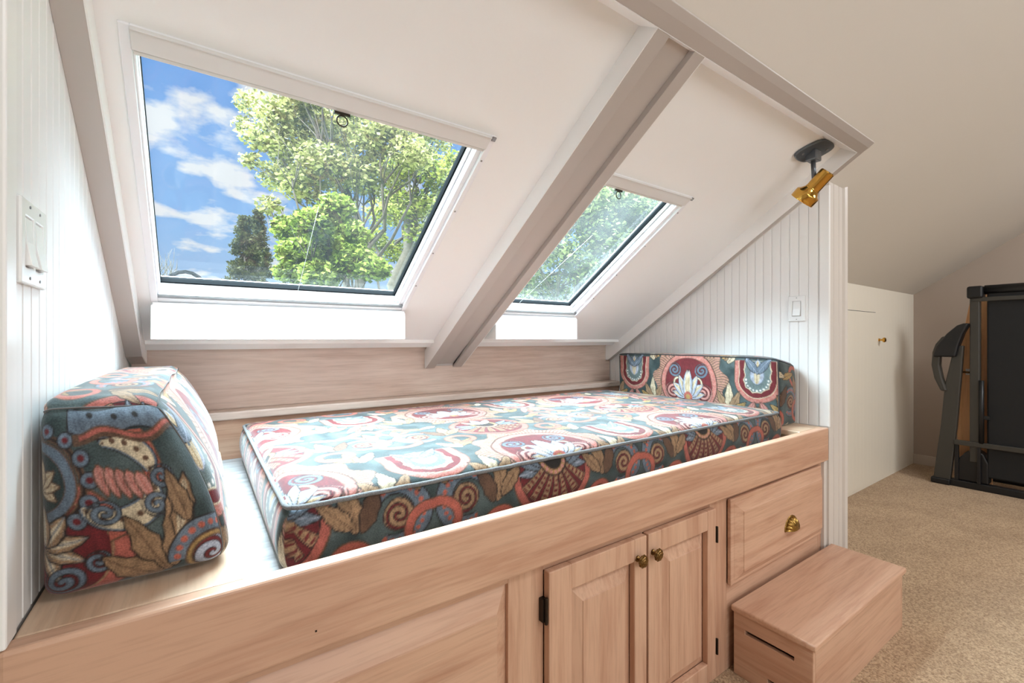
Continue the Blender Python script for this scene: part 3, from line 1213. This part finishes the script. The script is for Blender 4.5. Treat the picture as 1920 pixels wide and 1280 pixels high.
def fabric_shell(name, grids, parent, mat=FABRIC):
    """grids: list of (verts[nu,nv,3], colour[nu*nv,3]); welded into one mesh"""
    allv, allc, faces = [], [], []
    off = 0
    for V, c in grids:
        nu, nv, _ = V.shape
        allv.append(V.reshape(-1, 3))
        allc.append(c)
        idx = np.arange(nu * nv).reshape(nu, nv) + off
        faces.append(np.stack([idx[:-1, :-1], idx[1:, :-1], idx[1:, 1:], idx[:-1, 1:]], -1).reshape(-1, 4))
        off += nu * nv
    Vt = np.concatenate(allv)
    Ct = np.concatenate(allc)
    Ft = np.concatenate(faces)
    key = np.round(Vt, 5)
    _, first, inv = np.unique(key, axis=0, return_index=True, return_inverse=True)
    inv = inv.reshape(-1)
    Vt, Ct, Ft = Vt[first], Ct[first], inv[Ft]
    ok = np.array([len(set(f)) == 4 for f in Ft]) if len(Ft) < 4 else (np.sort(Ft, 1)[:, 1:] != np.sort(Ft, 1)[:, :-1]).all(1)
    Ft = Ft[ok]
    me = bpy.data.meshes.new(name)
    me.vertices.add(len(Vt))
    me.vertices.foreach_set('co', Vt.astype(np.float32).ravel())
    me.loops.add(len(Ft) * 4)
    me.loops.foreach_set('vertex_index', Ft.astype(np.int32).ravel())
    me.polygons.add(len(Ft))
    me.polygons.foreach_set('loop_start', np.arange(0, len(Ft) * 4, 4, dtype=np.int32))
    me.update(calc_edges=True)
    at = me.color_attributes.new('Col', 'FLOAT_COLOR', 'POINT')
    at.data.foreach_set('color', np.concatenate([Ct, np.ones((len(Ct), 1))], 1).astype(np.float32).ravel())
    bm = bmesh.new()
    bm.from_mesh(me)
    bmesh.ops.recalc_face_normals(bm, faces=bm.faces[:])
    bm.to_mesh(me)
    bm.free()
    return finish(name, me, mat, parent, smooth=True)


def cushion_body(name, parent, size, res, shape, uvs, skip=('bottom',), styles={}):
    """rounded box lattice of the given size, bent by shape(p) -> world; uvs gives the fabric coordinates of each face"""
    sx, sy, sz = size
    nx, ny, nz = [max(4, int(round(s / res))) for s in size]
    X, Y, Z = np.linspace(0, sx, nx + 1), np.linspace(0, sy, ny + 1), np.linspace(0, sz, nz + 1)
    out = []
    for f in ('top', 'bottom', 'front', 'back', 'left', 'right'):
        if f in skip:
            continue
        if f in ('top', 'bottom'):
            p, q = np.meshgrid(X, Y, indexing='ij')
            P = np.stack([p, q, np.full_like(p, sz if f == 'top' else 0)], -1)
        elif f in ('front', 'back'):
            p, q = np.meshgrid(X, Z, indexing='ij')
            P = np.stack([p, np.full_like(p, 0 if f == 'front' else sy), q], -1)
        else:
            p, q = np.meshgrid(Y, Z, indexing='ij')
            P = np.stack([np.full_like(p, 0 if f == 'left' else sx), p, q], -1)
        u, v = uvs(f, P)
        c = tapestry(u.ravel(), v.ravel(), styles.get(f))
        out.append((shape(P), c))
    return fabric_shell(name, out, parent)


def round_box(P, size, r):
    lo = np.array([r, r, r])
    hi = np.array(size) - r
    c = np.clip(P, lo, hi)
    d = P - c
    l = np.linalg.norm(d, axis=-1, keepdims=True)
    return c + np.where(l > 1e-9, d / np.maximum(l, 1e-9) * np.minimum(r, np.maximum(np.abs(d).max(-1, keepdims=True), 1e-9)), 0)


def n3(P, s, seed):
    return vnoise(P[..., 0] + .37 * P[..., 2], P[..., 1] + .61 * P[..., 2], s, seed) - .5


# ---- mattress
MX0, MX1, MY0, MY1, MZ0, MZ1 = .326, 2.200, .100, 1.075, .656, .800
msz = (MX1 - MX0, MY1 - MY0, MZ1 - MZ0)
mat_root = empty('mattress', ((MX0 + MX1) / 2, (MY0 + MY1) / 2, MZ0), 'tapestry covered bench mattress with piped edges on the oak bed base', 'mattress')


def mshape(P):
    Q = round_box(P, msz, .032)
    t = np.clip(P[..., 2] / msz[2], 0, 1)
    bul = np.sin(np.pi * t) * .014
    ex = np.minimum(P[..., 0], msz[0] - P[..., 0])
    ey = np.minimum(P[..., 1], msz[1] - P[..., 1])
    Q[..., 0] += np.where(P[..., 0] < 1e-6, -bul, 0) + np.where(P[..., 0] > msz[0] - 1e-6, bul, 0)
    Q[..., 1] += np.where(P[..., 1] < 1e-6, -bul, 0) + np.where(P[..., 1] > msz[1] - 1e-6, bul, 0)
    top = P[..., 2] > msz[2] - 1e-6
    crown = .010 * np.clip(ex / .25, 0, 1) ** .5 * np.clip(ey / .25, 0, 1) ** .5
    Q[..., 2] += np.where(top, crown + .003 * n3(P, 9, 3), 0)
    Q[..., 1] += np.where(P[..., 1] < 1e-6, .004 * n3(P, 14, 4), 0)
    # lower edge tucked in towards the near left corner
    return Q + np.array([MX0, MY0, MZ0])


def muv(f, P):
    x, y, z = P[..., 0], P[..., 1], P[..., 2]
    if f == 'top':
        return x + .02, y + .10
    if f in ('front', 'back'):
        return x + .056, z + .355
    return y + .2, z + .09


cushion_body('cover', mat_root, msz, .0036, mshape, muv)


def rect_loop(x0, x1, y0, y1, z, r, jig=0.):
    pts = []
    for (cx, cy, a0) in ((x1 - r, y0 + r, -90), (x1 - r, y1 - r, 0), (x0 + r, y1 - r, 90), (x0 + r, y0 + r, 180)):
        for k in range(7):
            a = math.radians(a0 + 15 * k)
            pts.append(Vector((cx + r * math.cos(a), cy + r * math.sin(a), z)))
    out = []
    for i, p in enumerate(pts):
        q = pts[(i + 1) % len(pts)]
        n = max(1, int((q - p).length / .02))
        for k in range(n):
            w = p.lerp(q, k / n)
            w.z += jig * (random.random() - .5)
            out.append(w)
    out.append(out[0].copy())
    return out


tube('piping', rect_loop(MX0 - .001, MX1 + .001, MY0 - .001, MY1 + .001, MZ1 - .010, .030, .0015), .0048, PIPEM, mat_root, 8)
tube('piping', rect_loop(MX0 - .001, MX1 + .001, MY0 - .001, MY1 + .001, MZ0 + .012, .030, .0015), .0048, PIPEM, mat_root, 8)

# ---- left wedge bolster against the wall
lsz = (.232, .95, .285)
LC = (.006, .088, ZR)
bl = empty('wedge_bolster', (.11, .56, ZR), 'large wedge shaped tapestry bolster against the left beadboard wall', 'cushion', 'tapestry bolsters at the ends of the bed')


def lshape(P):
    Q = round_box(P, lsz, .034)
    t = np.clip(Q[..., 2] / lsz[2], 0, 1)
    # face leaning back towards the wall as it rises
    wid = 1 - .42 * t ** 1.35 + .05 * np.sin(np.pi * t)
    Q[..., 0] = Q[..., 0] * wid
    ends = np.sin(np.pi * np.clip(P[..., 2] / lsz[2], 0, 1)) * np.sin(np.pi * np.clip(P[..., 0] / lsz[0], 0, 1))
    Q[..., 1] += np.where(P[..., 1] < 1e-6, -.030 * ends + .006 * n3(P, 16, 6), 0) + np.where(P[..., 1] > lsz[1] - 1e-6, .02 * ends, 0)
    s = np.sin(np.pi * np.clip(P[..., 1] / lsz[1], 0, 1)) ** .5
    Q[..., 0] += np.where(P[..., 0] > lsz[0] - 1e-6, .012 * s * np.sin(np.pi * t) + .006 * n3(P, 11, 8), 0)
    Q[..., 2] += np.where(P[..., 2] > lsz[2] - 1e-6, .014 * s + .006 * n3(P, 12, 7), 0)
    return Q + np.array(LC)


def luv(f, P):
    x, y, z = P[..., 0], P[..., 1], P[..., 2]
    if f == 'front':
        return x, z
    if f == 'top':
        return y + .1, x + .30
    return y + .33, z + .02


cushion_body('cover', bl, lsz, .0022, lshape, luv, skip=('bottom', 'left'), styles={'front': 'bolster_end'})


SEAMM = plain('seam_thread', (96, 92, 90), .9)
PIPED = plain('dark_piping', (52, 54, 56), .8)


def seam(name, fn, parent, r=.0013):
    tube(name, [Vector(p) for p in fn], r, SEAMM if name == 'seam' else PIPED, parent, 6)


def edge_line(shape, a, b, n, size):
    P = np.linspace(np.array(a, float), np.array(b, float), n) * np.array(size)
    Q = shape(P[:, None, :])[:, 0, :]
    return [tuple(q) for q in Q]


seam('seam', edge_line(lshape, (1, 0, .0), (1, 0, 1), 30, lsz), bl)
seam('seam', edge_line(lshape, (0, 0, 1), (1, 0, 1), 24, lsz), bl)
seam('seam', edge_line(lshape, (1, 0, 1), (1, 1, 1), 70, lsz), bl)

# ---- right box bolster against the wall
rsz = (.155, .89, .290)
RC = (2.212, .112, ZR)
brr = empty('box_bolster', (2.29, .56, ZR), 'box shaped tapestry bolster against the right wall below the single switch', 'cushion', 'tapestry bolsters at the ends of the bed')


def rshape(P):
    Q = round_box(P, rsz, .016)
    t = np.clip(P[..., 2] / rsz[2], 0, 1)
    s = np.sin(np.pi * np.clip(P[..., 1] / rsz[1], 0, 1)) ** .5
    Q[..., 0] += np.where(P[..., 0] < 1e-6, -.012 * s * np.sin(np.pi * t) + .004 * n3(P, 12, 8), 0)
    Q[..., 0] += -.012 * t + .012
    ends = np.sin(np.pi * t) * np.sin(np.pi * np.clip(P[..., 0] / rsz[0], 0, 1))
    Q[..., 1] += np.where(P[..., 1] < 1e-6, -.010 * ends + .006 * n3(P, 18, 6), 0)
    # sagging near top corner
    sag = np.clip(1 - P[..., 1] / .16, 0, 1) ** 2 * t * (P[..., 0] / rsz[0])
    Q[..., 2] += np.where(P[..., 2] > rsz[2] - 1e-6, .010 * s + .004 * n3(P, 12, 7), 0) - .03 * sag
    return Q + np.array(RC)


def ruv(f, P):
    x, y, z = P[..., 0], P[..., 1], P[..., 2]
    if f == 'left':
        return y - .428, z + .005
    if f == 'top':
        return y - .428, x + .29
    return x + .18, z + .33


cushion_body('cover', brr, rsz, .0032, rshape, ruv, skip=('bottom', 'right'))
seam('piping', edge_line(rshape, (0, 0, 1), (0, 1, 1), 60, rsz), brr, .003)
seam('piping', edge_line(rshape, (0, 0, 0.02), (0, 0, 1), 20, rsz), brr, .003)
seam('piping', edge_line(rshape, (0, 0, 1), (1, 0, 1), 16, rsz), brr, .003)

# ------------------------------------------------------------------ step box in front of the drawer
st = empty('step_box', (2.02, -.128, 0), 'low oak step box with slotted hand holes standing on the carpet', 'step stool')
X0, X1, Y0, Y1 = 1.640, 2.404, -.245, -.010
box('top_board', (X0 - .008, Y0 - .010, .205), (X1 + .012, Y1 + .006, .226), WX, st, bevel=.006, seg=3)
box('front_board', (X0 + .016, Y0, 0), (X1 - .016, Y0 + .018, .205), WX, st, bevel=.001)
box('back_board', (X0 + .016, Y1 - .018, 0), (X1 - .016, Y1, .205), WX, st, bevel=.001)
Ms = Matrix(((0, 0, 1, 0), (1, 0, 0, 0), (0, 1, 0, 0), (0, 0, 0, 1)))      # (u, v, n) -> (y, z, x)
for xa in (X0, X1 - .016):
    slab_holes('side_board', [Y0, -.205, -.194, -.118, -.048, Y1], [0, .034, .046, .146, .159, .205], {(1, 1), (2, 1), (2, 3), (3, 3)}, xa, xa + .016, Ms, WY, st, bevel=.002)
st.rotation_euler = (0, 0, math.radians(-.6))

# ------------------------------------------------------------------ switches


def switch(name, label, xw, sgn, yc, zc, gangs):
    w = .070 + .046 * (gangs - 1)
    r = empty(name, (xw, yc, zc - .057), label, 'light switch')
    lo, hi = sorted((xw, xw + sgn * .007))
    ops = [yc + (g - (gangs - 1) / 2) * .046 for g in range(gangs)]
    M_ = Matrix(((0, 0, 1, 0), (1, 0, 0, 0), (0, 1, 0, 0), (0, 0, 0, 1)))
    us = [yc - w / 2]
    holes = set()
    for i, o in enumerate(ops):
        us += [o - .0170, o + .0170]
        holes.add((1 + 2 * i, 1))
    us.append(yc + w / 2)
    slab_holes('cover_plate', us, [zc - .057, zc - .0335, zc + .0335, zc + .057], holes, lo, hi, M_, PLASTIC, r, bevel=.0025)
    for o in ops:
        # rocker tilted: bottom pressed out
        bm = bmesh.new()
        xa, xb = xw + sgn * .001, xw + sgn * .006
        y0, y1 = o - .0155, o + .0155
        prof = [(xa, zc - .032), (xw + sgn * .013, zc - .032), (xw + sgn * .0075, zc), (xw + sgn * .0062, zc + .032), (xa, zc + .032)]
        A = [bm.verts.new((x, y0, z)) for x, z in prof]
        Bv = [bm.verts.new((x, y1, z)) for x, z in prof]
        bm.faces.new(A)
        bm.faces.new(Bv[::-1])
        for i in range(5):
            bm.faces.new((A[i], Bv[i], Bv[(i + 1) % 5], A[(i + 1) % 5]))
        from_bm('rocker', bm, PLASTIC, r, bevel=.0008)
        for dz in (-.048, .048):
            lathe('screw', [(.0021, 0), (.0021, .001), (.001, .0014)], axis_matrix((xw + sgn * .007, o, zc + dz), (sgn, 0, 0)), SCREW, r, 10)
    return r


switch('light_switch', 'white double rocker switch plate on the left beadboard wall', .0, 1, .096, 1.230, 2)
switch('light_switch', 'white single rocker switch plate on the right beadboard wall', XR, -1, .118, 1.236, 1)

# ------------------------------------------------------------------ brass spotlight
PC = Vector((2.205, -.022, C0 + B * .022))
sp_ = empty('spotlight', PC, 'brass spotlight on a dark ceiling mount above the right end of the bed', 'lamp')
Mp = slope_matrix(0, 0, C0)
nrm = (Mp.to_3x3() @ Vector((0, 0, -1))).normalized()
bm = bmesh.new()
n = 40
lo, hi = [], []
for k in range(n):
    a = 2 * math.pi * k / n
    rx, ry = .086, .046
    f = 1 + .10 * abs(math.cos(2 * a)) ** 3
    ea, eb = Mp.to_3x3() @ Vector((.90, -.43, 0)), Mp.to_3x3() @ Vector((.43, .90, 0))
    p = PC + ea * (rx * f * math.cos(a)) + eb * (ry * f * math.sin(a))
    lo.append(bm.verts.new(p))
    hi.append(bm.verts.new(p + nrm * .012))
bm.faces.new(lo)
bm.faces.new(hi[::-1])
for k in range(n):
    bm.faces.new((lo[k], lo[(k + 1) % n], hi[(k + 1) % n], hi[k]))
mp_ = from_bm('mount_plate', bm, BLACKM, sp_, bevel=.003)
for sx_ in (-.05, .05):
    lathe('screw', [(.005, 0), (.005, .002), (.002, .003)], axis_matrix(PC + nrm * .012 + ea * sx_ * 1.2, nrm), SCREW, mp_, 10)
bxp = PC + Vector((0, 0, -.012))
box('socket_block', bxp + Vector((-.026, -.02, -.034)), bxp + Vector((.026, .02, .006)), BLACKM, sp_, bevel=.004)
JT = Vector((2.203, -.026, 1.728))
tube('stem', [bxp + Vector((-.002, 0, -.03)), JT], .0085, BLACKM, sp_, 12)
lathe('swivel', [(.004, -.012), (.010, -.007), (.012, 0), (.010, .007), (.004, .012)], axis_matrix(JT, (1, -.6, 0)), BLACKM, sp_, 14)
HT = Vector((2.245, -.060, 1.766))
HB = Vector((2.158, .002, 1.648))
HT = CAM + (HT - CAM) * .980
HB = CAM + (HB - CAM) * 1.022
ax = (HB - HT)
Lh = ax.length
lathe('lamp_shade', [(.012, .0), (.024, .001), (.0275, .005), (.0275, Lh * .56), (.0285, Lh * .57), (.0285, Lh * .60), (.038, Lh * .70), (.0455, Lh * .735), (.0475, Lh * .76), (.0475, Lh * .985), (.0465, Lh), (.043, Lh), (.040, Lh * .9), (.03, Lh * .8), (.01, Lh * .78)], axis_matrix(HT, ax), BRASS, sp_, 40)
lathe('bulb', [(.012, Lh * .78), (.03, Lh * .84), (.036, Lh * .93), (.02, Lh * .97), (.002, Lh * .975)], axis_matrix(HT, ax), plain('bulb_glass', (225, 225, 220), .2), sp_, 24)

# ------------------------------------------------------------------ folded treadmill and board in the far corner
TX = 4.86
tm = empty('treadmill', (TX, -.4, 0), 'black folded treadmill standing against the taupe gable wall', 'treadmill')
box('base_rail', (TX - .03, -1.05, 0.0), (TX + .03, .10, .05), BLACK, tm, bevel=.006)
box('base_rail', (TX + .36, -1.05, 0.0), (TX + .42, .10, .05), BLACK, tm, bevel=.006)
box('foot', (TX - .05, .075, 0), (TX + .03, .185, .045), BLACK, tm, bevel=.01)


def bar_path(name, pts, wx_, wy_, mat, parent, bevel=.006):
    """rectangular bar through points (x, y, z), width wx_ in x and wy_ list in y"""
    bm = bmesh.new()
    rings = []
    for (x, y, z), w in zip(pts, wy_):
        rings.append([bm.verts.new(p) for p in ((x - wx_ / 2, y - w / 2, z), (x + wx_ / 2, y - w / 2, z), (x + wx_ / 2, y + w / 2, z), (x - wx_ / 2, y + w / 2, z))])
    for a, b in zip(rings, rings[1:]):
        for i in range(4):
            bm.faces.new((a[i], a[(i + 1) % 4], b[(i + 1) % 4], b[i]))
    bm.faces.new(rings[0][::-1])
    bm.faces.new(rings[-1])
    return from_bm(name, bm, mat, parent, bevel=bevel)


bar_path('upright', [(TX - .01, .125, .03), (TX - .01, .085, .45), (TX - .01, .065, .75), (TX - .01, .03, 1.05)], .05, [.095, .088, .085, .05], GREYM, tm)
bar_path('handrail', [(TX - .02, .108, .705), (TX - .02, .140, .80), (TX - .02, .156, .90), (TX - .02, .150, 1.0), (TX - .02, .118, 1.06), (TX - .02, .07, 1.12)], .06, [.04, .05, .05, .05, .08, .10], GREYM, tm, .012)
bar_path('console', [(TX - .03, .105, .965), (TX - .03, .085, 1.05), (TX - .03, .045, 1.14), (TX - .03, .005, 1.20), (TX - .03, -.015, 1.215)], .09, [.13, .12, .09, .06, .03], BLACK, tm, .012)
bar_path('side_rail', [(TX, -.052, .20), (TX, -.052, 1.41)], .06, [.052, .052], GREYM, tm)
box('end_cap', (TX - .05, -.098, 1.395), (TX + .05, -.012, 1.485), BLACK, tm, bevel=.014)
tube('roller', [(TX, -.10, 1.455), (TX, -.92, 1.455)], .034, BLACK, tm, 18)
box('end_cap', (TX - .05, -.99, 1.395), (TX + .05, -.905, 1.485), BLACK, tm, bevel=.014)
box('cross_bar', (TX - .034, -.96, 1.372), (TX - .010, -.04, 1.402), GREYM, tm, bevel=.004)
bar_path('side_rail', [(TX, -.95, .20), (TX, -.95, 1.41)], .06, [.052, .052], GREYM, tm)
box('belt', (TX - .016, -.915, .10), (TX + .016, -.112, 1.44), BELT, tm, bevel=.01)
box('cross_bar', (TX - .045, -.96, .315), (TX - .020, .055, .350), GREYM, tm, bevel=.004)
box('frame_post', (TX - .03, .032, .05), (TX - .004, .055, .335), BLACK, tm, bevel=.003)
box('frame_post', (TX - .045, -.085, .05), (TX - .03, -.066, .315), BLACK, tm, bevel=.003)
tube('gas_strut', [(TX - .035, -.088, .345), (TX - .035, -.088, .80)], .014, BLACK, tm, 12)
box('strut_bracket', (TX - .04, -.13, .52), (TX - .01, -.088, .545), BLACK, tm, bevel=.003)
bar_path('motor_hood', [(TX + .03, -.04, .05), (TX + .03, -.04, .20), (TX + .03, -.05, .26), (TX + .03, -.055, .285)], .10, [.165, .165, .10, .03], BLACK, tm, .01)

wbx = TX + .095
bm = bmesh.new()
prof = []
K = 24
for k in range(K + 1):
    t = k / K
    z = .30 + 1.17 * t
    bul = .030 + .112 * math.sin(math.pi * min(1, t * .58 + .36))
    prof.append((-.075 + bul, z))
front = [bm.verts.new((wbx - .009, y, z)) for y, z in prof] + [bm.verts.new((wbx - .009, -.125, z)) for z in (1.47, .02)] + [bm.verts.new((wbx - .009, .03, .02))]
back = [bm.verts.new((v.co.x + .018, v.co.y, v.co.z)) for v in front]
n = len(front)
bm.faces.new(front)
bm.faces.new(back[::-1])
for i in range(n):
    bm.faces.new((front[i], back[i], back[(i + 1) % n], front[(i + 1) % n]))
bd = empty('wooden_board', (wbx, -.05, 0), 'orange toned wooden board with a curved edge standing behind the treadmill', 'board')
from_bm('board', bm, PLANKW, bd, bevel=.003)
box('latch_plate', (wbx - .012, -.032, .83), (wbx - .009, .014, .875), ALU, bd, bevel=.001)
tube('latch_pin', [(wbx - .02, -.040, .848), (wbx - .02, .062, .852)], .007, ABRASS, bd, 10)

# ------------------------------------------------------------------ outside


def P3(px, py, d):
    """point seen in the photograph's direction at forward distance d"""
    r, u = (px - CX) / FPX, (CY - py) / FPX
    c, s = math.cos(YAW), math.sin(YAW)
    return CAM + Vector((c * r + s, -s * r + c, u)) * d


GZ = -3.2
struct(box('ground_outside', (-60, 3.0, GZ - .2), (90, 120, GZ), LAWN, bevel=0))


def leaf_cloud(name, blobs, size, cols, parent, flat=.5):
    """blobs: (centre, (rx, ry, rz), count)"""
    Vs, Cs = [], []
    for c, rad, n in blobs:
        d = RNG.normal(size=(n, 3))
        d /= np.linalg.norm(d, axis=1)[:, None]
        rr = RNG.random(n) ** .45
        p = np.array(c) + d * rr[:, None] * np.array(rad)
        a = RNG.normal(size=(n, 3))
        a[:, 2] *= flat
        a /= np.linalg.norm(a, axis=1)[:, None]
        b = np.cross(a, RNG.normal(size=(n, 3)))
        b /= np.linalg.norm(b, axis=1)[:, None]
        s = size * (.6 + .8 * RNG.random(n))[:, None]
        q = np.stack([p - a * s, p - b * s * .55, p + a * s, p + b * s * .55], 1)
        Vs.append(q.reshape(-1, 3))
        k = RNG.random(n)
        i = np.clip((k * (len(cols) - 1)).astype(int), 0, len(cols) - 2)
        f = (k * (len(cols) - 1) - i)[:, None]
        L_ = np.array([lin(*x) for x in cols])
        cc = L_[i] * (1 - f) + L_[i + 1] * f
        Cs.append(np.repeat(cc, 4, 0))
    V = np.concatenate(Vs)
    Cc = np.concatenate(Cs)
    nq = len(V) // 4
    me = bpy.data.meshes.new(name)
    me.vertices.add(len(V))
    me.vertices.foreach_set('co', V.astype(np.float32).ravel())
    me.loops.add(nq * 4)
    me.loops.foreach_set('vertex_index', np.arange(nq * 4, dtype=np.int32))
    me.polygons.add(nq)
    me.polygons.foreach_set('loop_start', np.arange(0, nq * 4, 4, dtype=np.int32))
    me.update(calc_edges=True)
    at = me.color_attributes.new('Col', 'FLOAT_COLOR', 'POINT')
    at.data.foreach_set('color', np.concatenate([Cc, np.ones((len(Cc), 1))], 1).astype(np.float32).ravel())
    o = finish(name, me, LEAF, parent)
    o['kind'] = 'stuff'
    return o


def wobble(a, b, n, amp):
    a, b = Vector(a), Vector(b)
    L = (b - a).length
    return [a.lerp(b, k / n) + Vector((random.uniform(-1, 1), random.uniform(-1, 1), random.uniform(-.4, .4))) * amp * L * math.sin(math.pi * k / n) for k in range(n + 1)]


def broadleaf(label, base, fork, blobs, leafsize, cols, trunk_r, parent_name='broadleaf_tree'):
    root = empty(parent_name, base, label, 'tree', 'trees outside the roof windows')
    bm = bmesh.new()
    pts = wobble(base, fork, 6, .05)
    tube_bm(bm, pts, [trunk_r * (1.15 - .45 * k / 6) for k in range(7)], 10)
    from_bm('trunk', bm, BARK, root, smooth=True)
    bm = bmesh.new()
    for c, rad, n in blobs:
        p = wobble(fork if random.random() < .6 else pts[random.randint(3, 5)], c, 5, .10)
        r0 = trunk_r * random.uniform(.22, .4)
        tube_bm(bm, p, [r0 * (1 - .8 * k / 5) for k in range(6)], 6)
        for _ in range(4):
            e_ = Vector(c) + Vector([random.uniform(-.9, .9) * r for r in rad])
            tube_bm(bm, wobble(p[3], e_, 3, .12), [r0 * .35, r0 * .25, r0 * .15, r0 * .06], 5)
    br_ = from_bm('branches', bm, BARK, root, smooth=True)
    br_['kind'] = 'stuff'
    leaf_cloud('foliage', blobs, leafsize, cols, root)
    return root


def px_blobs(lst, d):
    out = []
    for px, py, rpx, n in lst:
        dd = d + random.uniform(-.9, .9)
        r = rpx / FPX * dd
        out.append((P3(px, py, dd), (r * 1.15, r * 1.15, r * .85), int(n * 1.9)))
    return out


PALEG = [(74, 74, 40), (120, 118, 66), (162, 154, 96), (184, 172, 122)]
BRIGHT = [(44, 50, 20), (80, 92, 32), (120, 130, 54), (150, 154, 78)]
MIDG = [(56, 60, 24), (94, 102, 38), (142, 142, 60), (168, 160, 90)]
BLUEG = [(40, 48, 30), (72, 84, 48), (112, 118, 70), (140, 140, 92)]

blA = px_blobs([(475, 195, 30, 260), (520, 215, 38, 420), (570, 215, 40, 520), (490, 255, 34, 300), (545, 275, 44, 560), (610, 250, 46, 700), (655, 235, 44, 620), (700, 265, 42, 560),
                (520, 330, 34, 320), (570, 345, 42, 520), (640, 320, 48, 760), (690, 330, 44, 600), (600, 170, 40, 420), (660, 190, 40, 420), (740, 240, 36, 380), (455, 235, 18, 90), (470, 300, 20, 90), (505, 385, 22, 120), (780, 225, 40, 420), (820, 250, 36, 360), (730, 190, 40, 420), (560, 175, 34, 260), (770, 290, 40, 460), (600, 300, 40, 420)], 11)
broadleaf('pale olive leaved tree with loose crown filling the middle of the large roof window', P3(690, 640, 11) + Vector((0, 0, -3.4)), P3(680, 470, 11), blA, .060, PALEG, .16)
blB = px_blobs([(545, 430, 30, 520), (590, 420, 36, 700), (560, 475, 36, 800), (610, 470, 40, 900), (650, 440, 38, 760), (665, 490, 38, 760), (600, 515, 34, 640), (545, 510, 26, 420), (700, 505, 28, 420), (630, 390, 32, 480)], 9)
broadleaf('bright green leafy tree low in the large roof window beside the conifer', P3(610, 640, 9) + Vector((0, 0, -3.4)), P3(612, 520, 9), blB, .058, BRIGHT, .12)
blC = px_blobs([(740, 320, 34, 480), (790, 300, 32, 420), (820, 330, 34, 440), (760, 380, 40, 560), (810, 390, 36, 420), (720, 400, 34, 420), (850, 300, 22, 180), (790, 440, 32, 300), (840, 360, 26, 240), (700, 450, 28, 300), (870, 330, 18, 120), (740, 470, 26, 220)], 15.5)
broadleaf('tall tree with a thick forked trunk at the right of the large roof window', P3(735, 650, 15.5) + Vector((0, 0, -3.2)), P3(770, 400, 15.5), blC, .075, MIDG, .34)
blD = px_blobs([(1000, 380, 60, 1100), (1060, 400, 50, 800), (1110, 390, 44, 800), (1160, 380, 40, 760), (1200, 390, 34, 560), (1130, 440, 44, 700), (1040, 470, 46, 500), (1090, 500, 40, 380), (990, 530, 44, 480), (1040, 545, 36, 360), (1180, 430, 30, 380), (930, 500, 50, 600)], 12)
broadleaf('blue green tree seen through the dusty roof window', P3(1080, 660, 12) + Vector((0, 0, -3.2)), P3(1085, 520, 12), blD, .065, BLUEG, .18)
blE = px_blobs([(1150, 350, 40, 700), (1215, 370, 34, 600), (1240, 400, 30, 420), (1180, 420, 30, 400), (1120, 350, 30, 400)], 16)
broadleaf('bright green tree high at the right of the dusty roof window', P3(1200, 680, 16) + Vector((0, 0, -3)), P3(1190, 470, 16), blE, .10, BRIGHT, .2)


def conifer(label, px, py_top, d, hw):
    top = P3(px, py_top, d)
    base = Vector((top.x, top.y, GZ))
    root = empty('conifer_tree', base, label, 'tree', 'trees outside the roof windows')
    tube('trunk', [base, top], [.22, .02], BARK, root, 8)
    blobs = []
    bm = bmesh.new()
    H = top.z - base.z
    rows = 26
    for k in range(rows):
        t = k / (rows - 1)
        z = top.z - .15 - t * H * .62
        R = hw * (.10 + .95 * t ** .8) * random.uniform(.8, 1.15)
        for q in range(6):
            a = random.uniform(0, 2 * math.pi)
            tip = Vector((top.x + R * math.cos(a), top.y + R * math.sin(a), z + .25 * R))
            tube_bm(bm, [(top.x, top.y, z), tip], [.03, .008], 5)
            for w in (.35, .65, .95):
                c = Vector((top.x, top.y, z)).lerp(tip, w)
                blobs.append((c, (.17 + .08 * t, .17 + .08 * t, .14), 34))
    b_ = from_bm('branches', bm, BARK, root)
    b_['kind'] = 'stuff'
    leaf_cloud('foliage', blobs, .06, [(30, 32, 16), (52, 52, 26), (74, 70, 40)], root, 1.0)
    return root


conifer('dark conifer with a pointed crown standing against the sky in the large roof window', 460, 405, 17, 1.0)
conifer('second narrower conifer just right of the taller dark one', 484, 392, 21.5, .95)

# bare twigs at the lower left
tw = empty('bare_shrub', P3(312, 640, 14) + Vector((0, 0, -3.5)), 'bare twiggy treetop at the lower left of the large roof window', 'tree', 'trees outside the roof windows')
bm = bmesh.new()
bs = P3(306, 560, 14)
tube_bm(bm, [ORG[tw], bs], [.10, .06], 8)
for k in range(26):
    e_ = P3(random.uniform(286, 340), random.uniform(462, 505), 14 + random.uniform(-.4, .4))
    pth = wobble(bs, e_, 4, .12)
    tube_bm(bm, pth, [.02, .014, .009, .006, .003], 5)
from_bm('branches', bm, BARK, tw, smooth=True)

# roof covering outside, just below the large skylight, with a loop of black cable
Mo = slope_matrix(0, 0, C0)
rf = struct(slab_holes('roof_outside', [-2.0, W1['x0'] + .012, W1['x1'] - .012, W2['x0'] + .012, W2['x1'] - .012, GX], [-3.75 / ct, (VY0 + .01) / ct, (VY1 + .004) / ct, 2.0 / ct], {(1, 1), (3, 1)}, .056, .066, Mo, plain('roof_shingle', (70, 68, 66), .9, bump=.6, bscale=30)))
vb = (VY1 + .01) / ct
cpts = [Mo @ Vector((.105 + .018 * k, vb - .012 - .002 * abs(k - 3), .078 + .046 * math.sin(math.pi * k / 6) - (.006 if k in (0, 6) else 0))) for k in range(7)]
tag(tube('roof_cable', cpts, .006, plain('cable_rubber', (10, 10, 11), .8, spec=.01), None, 8), 'loop of black cable outside at the foot of the large roof window', 'cable')
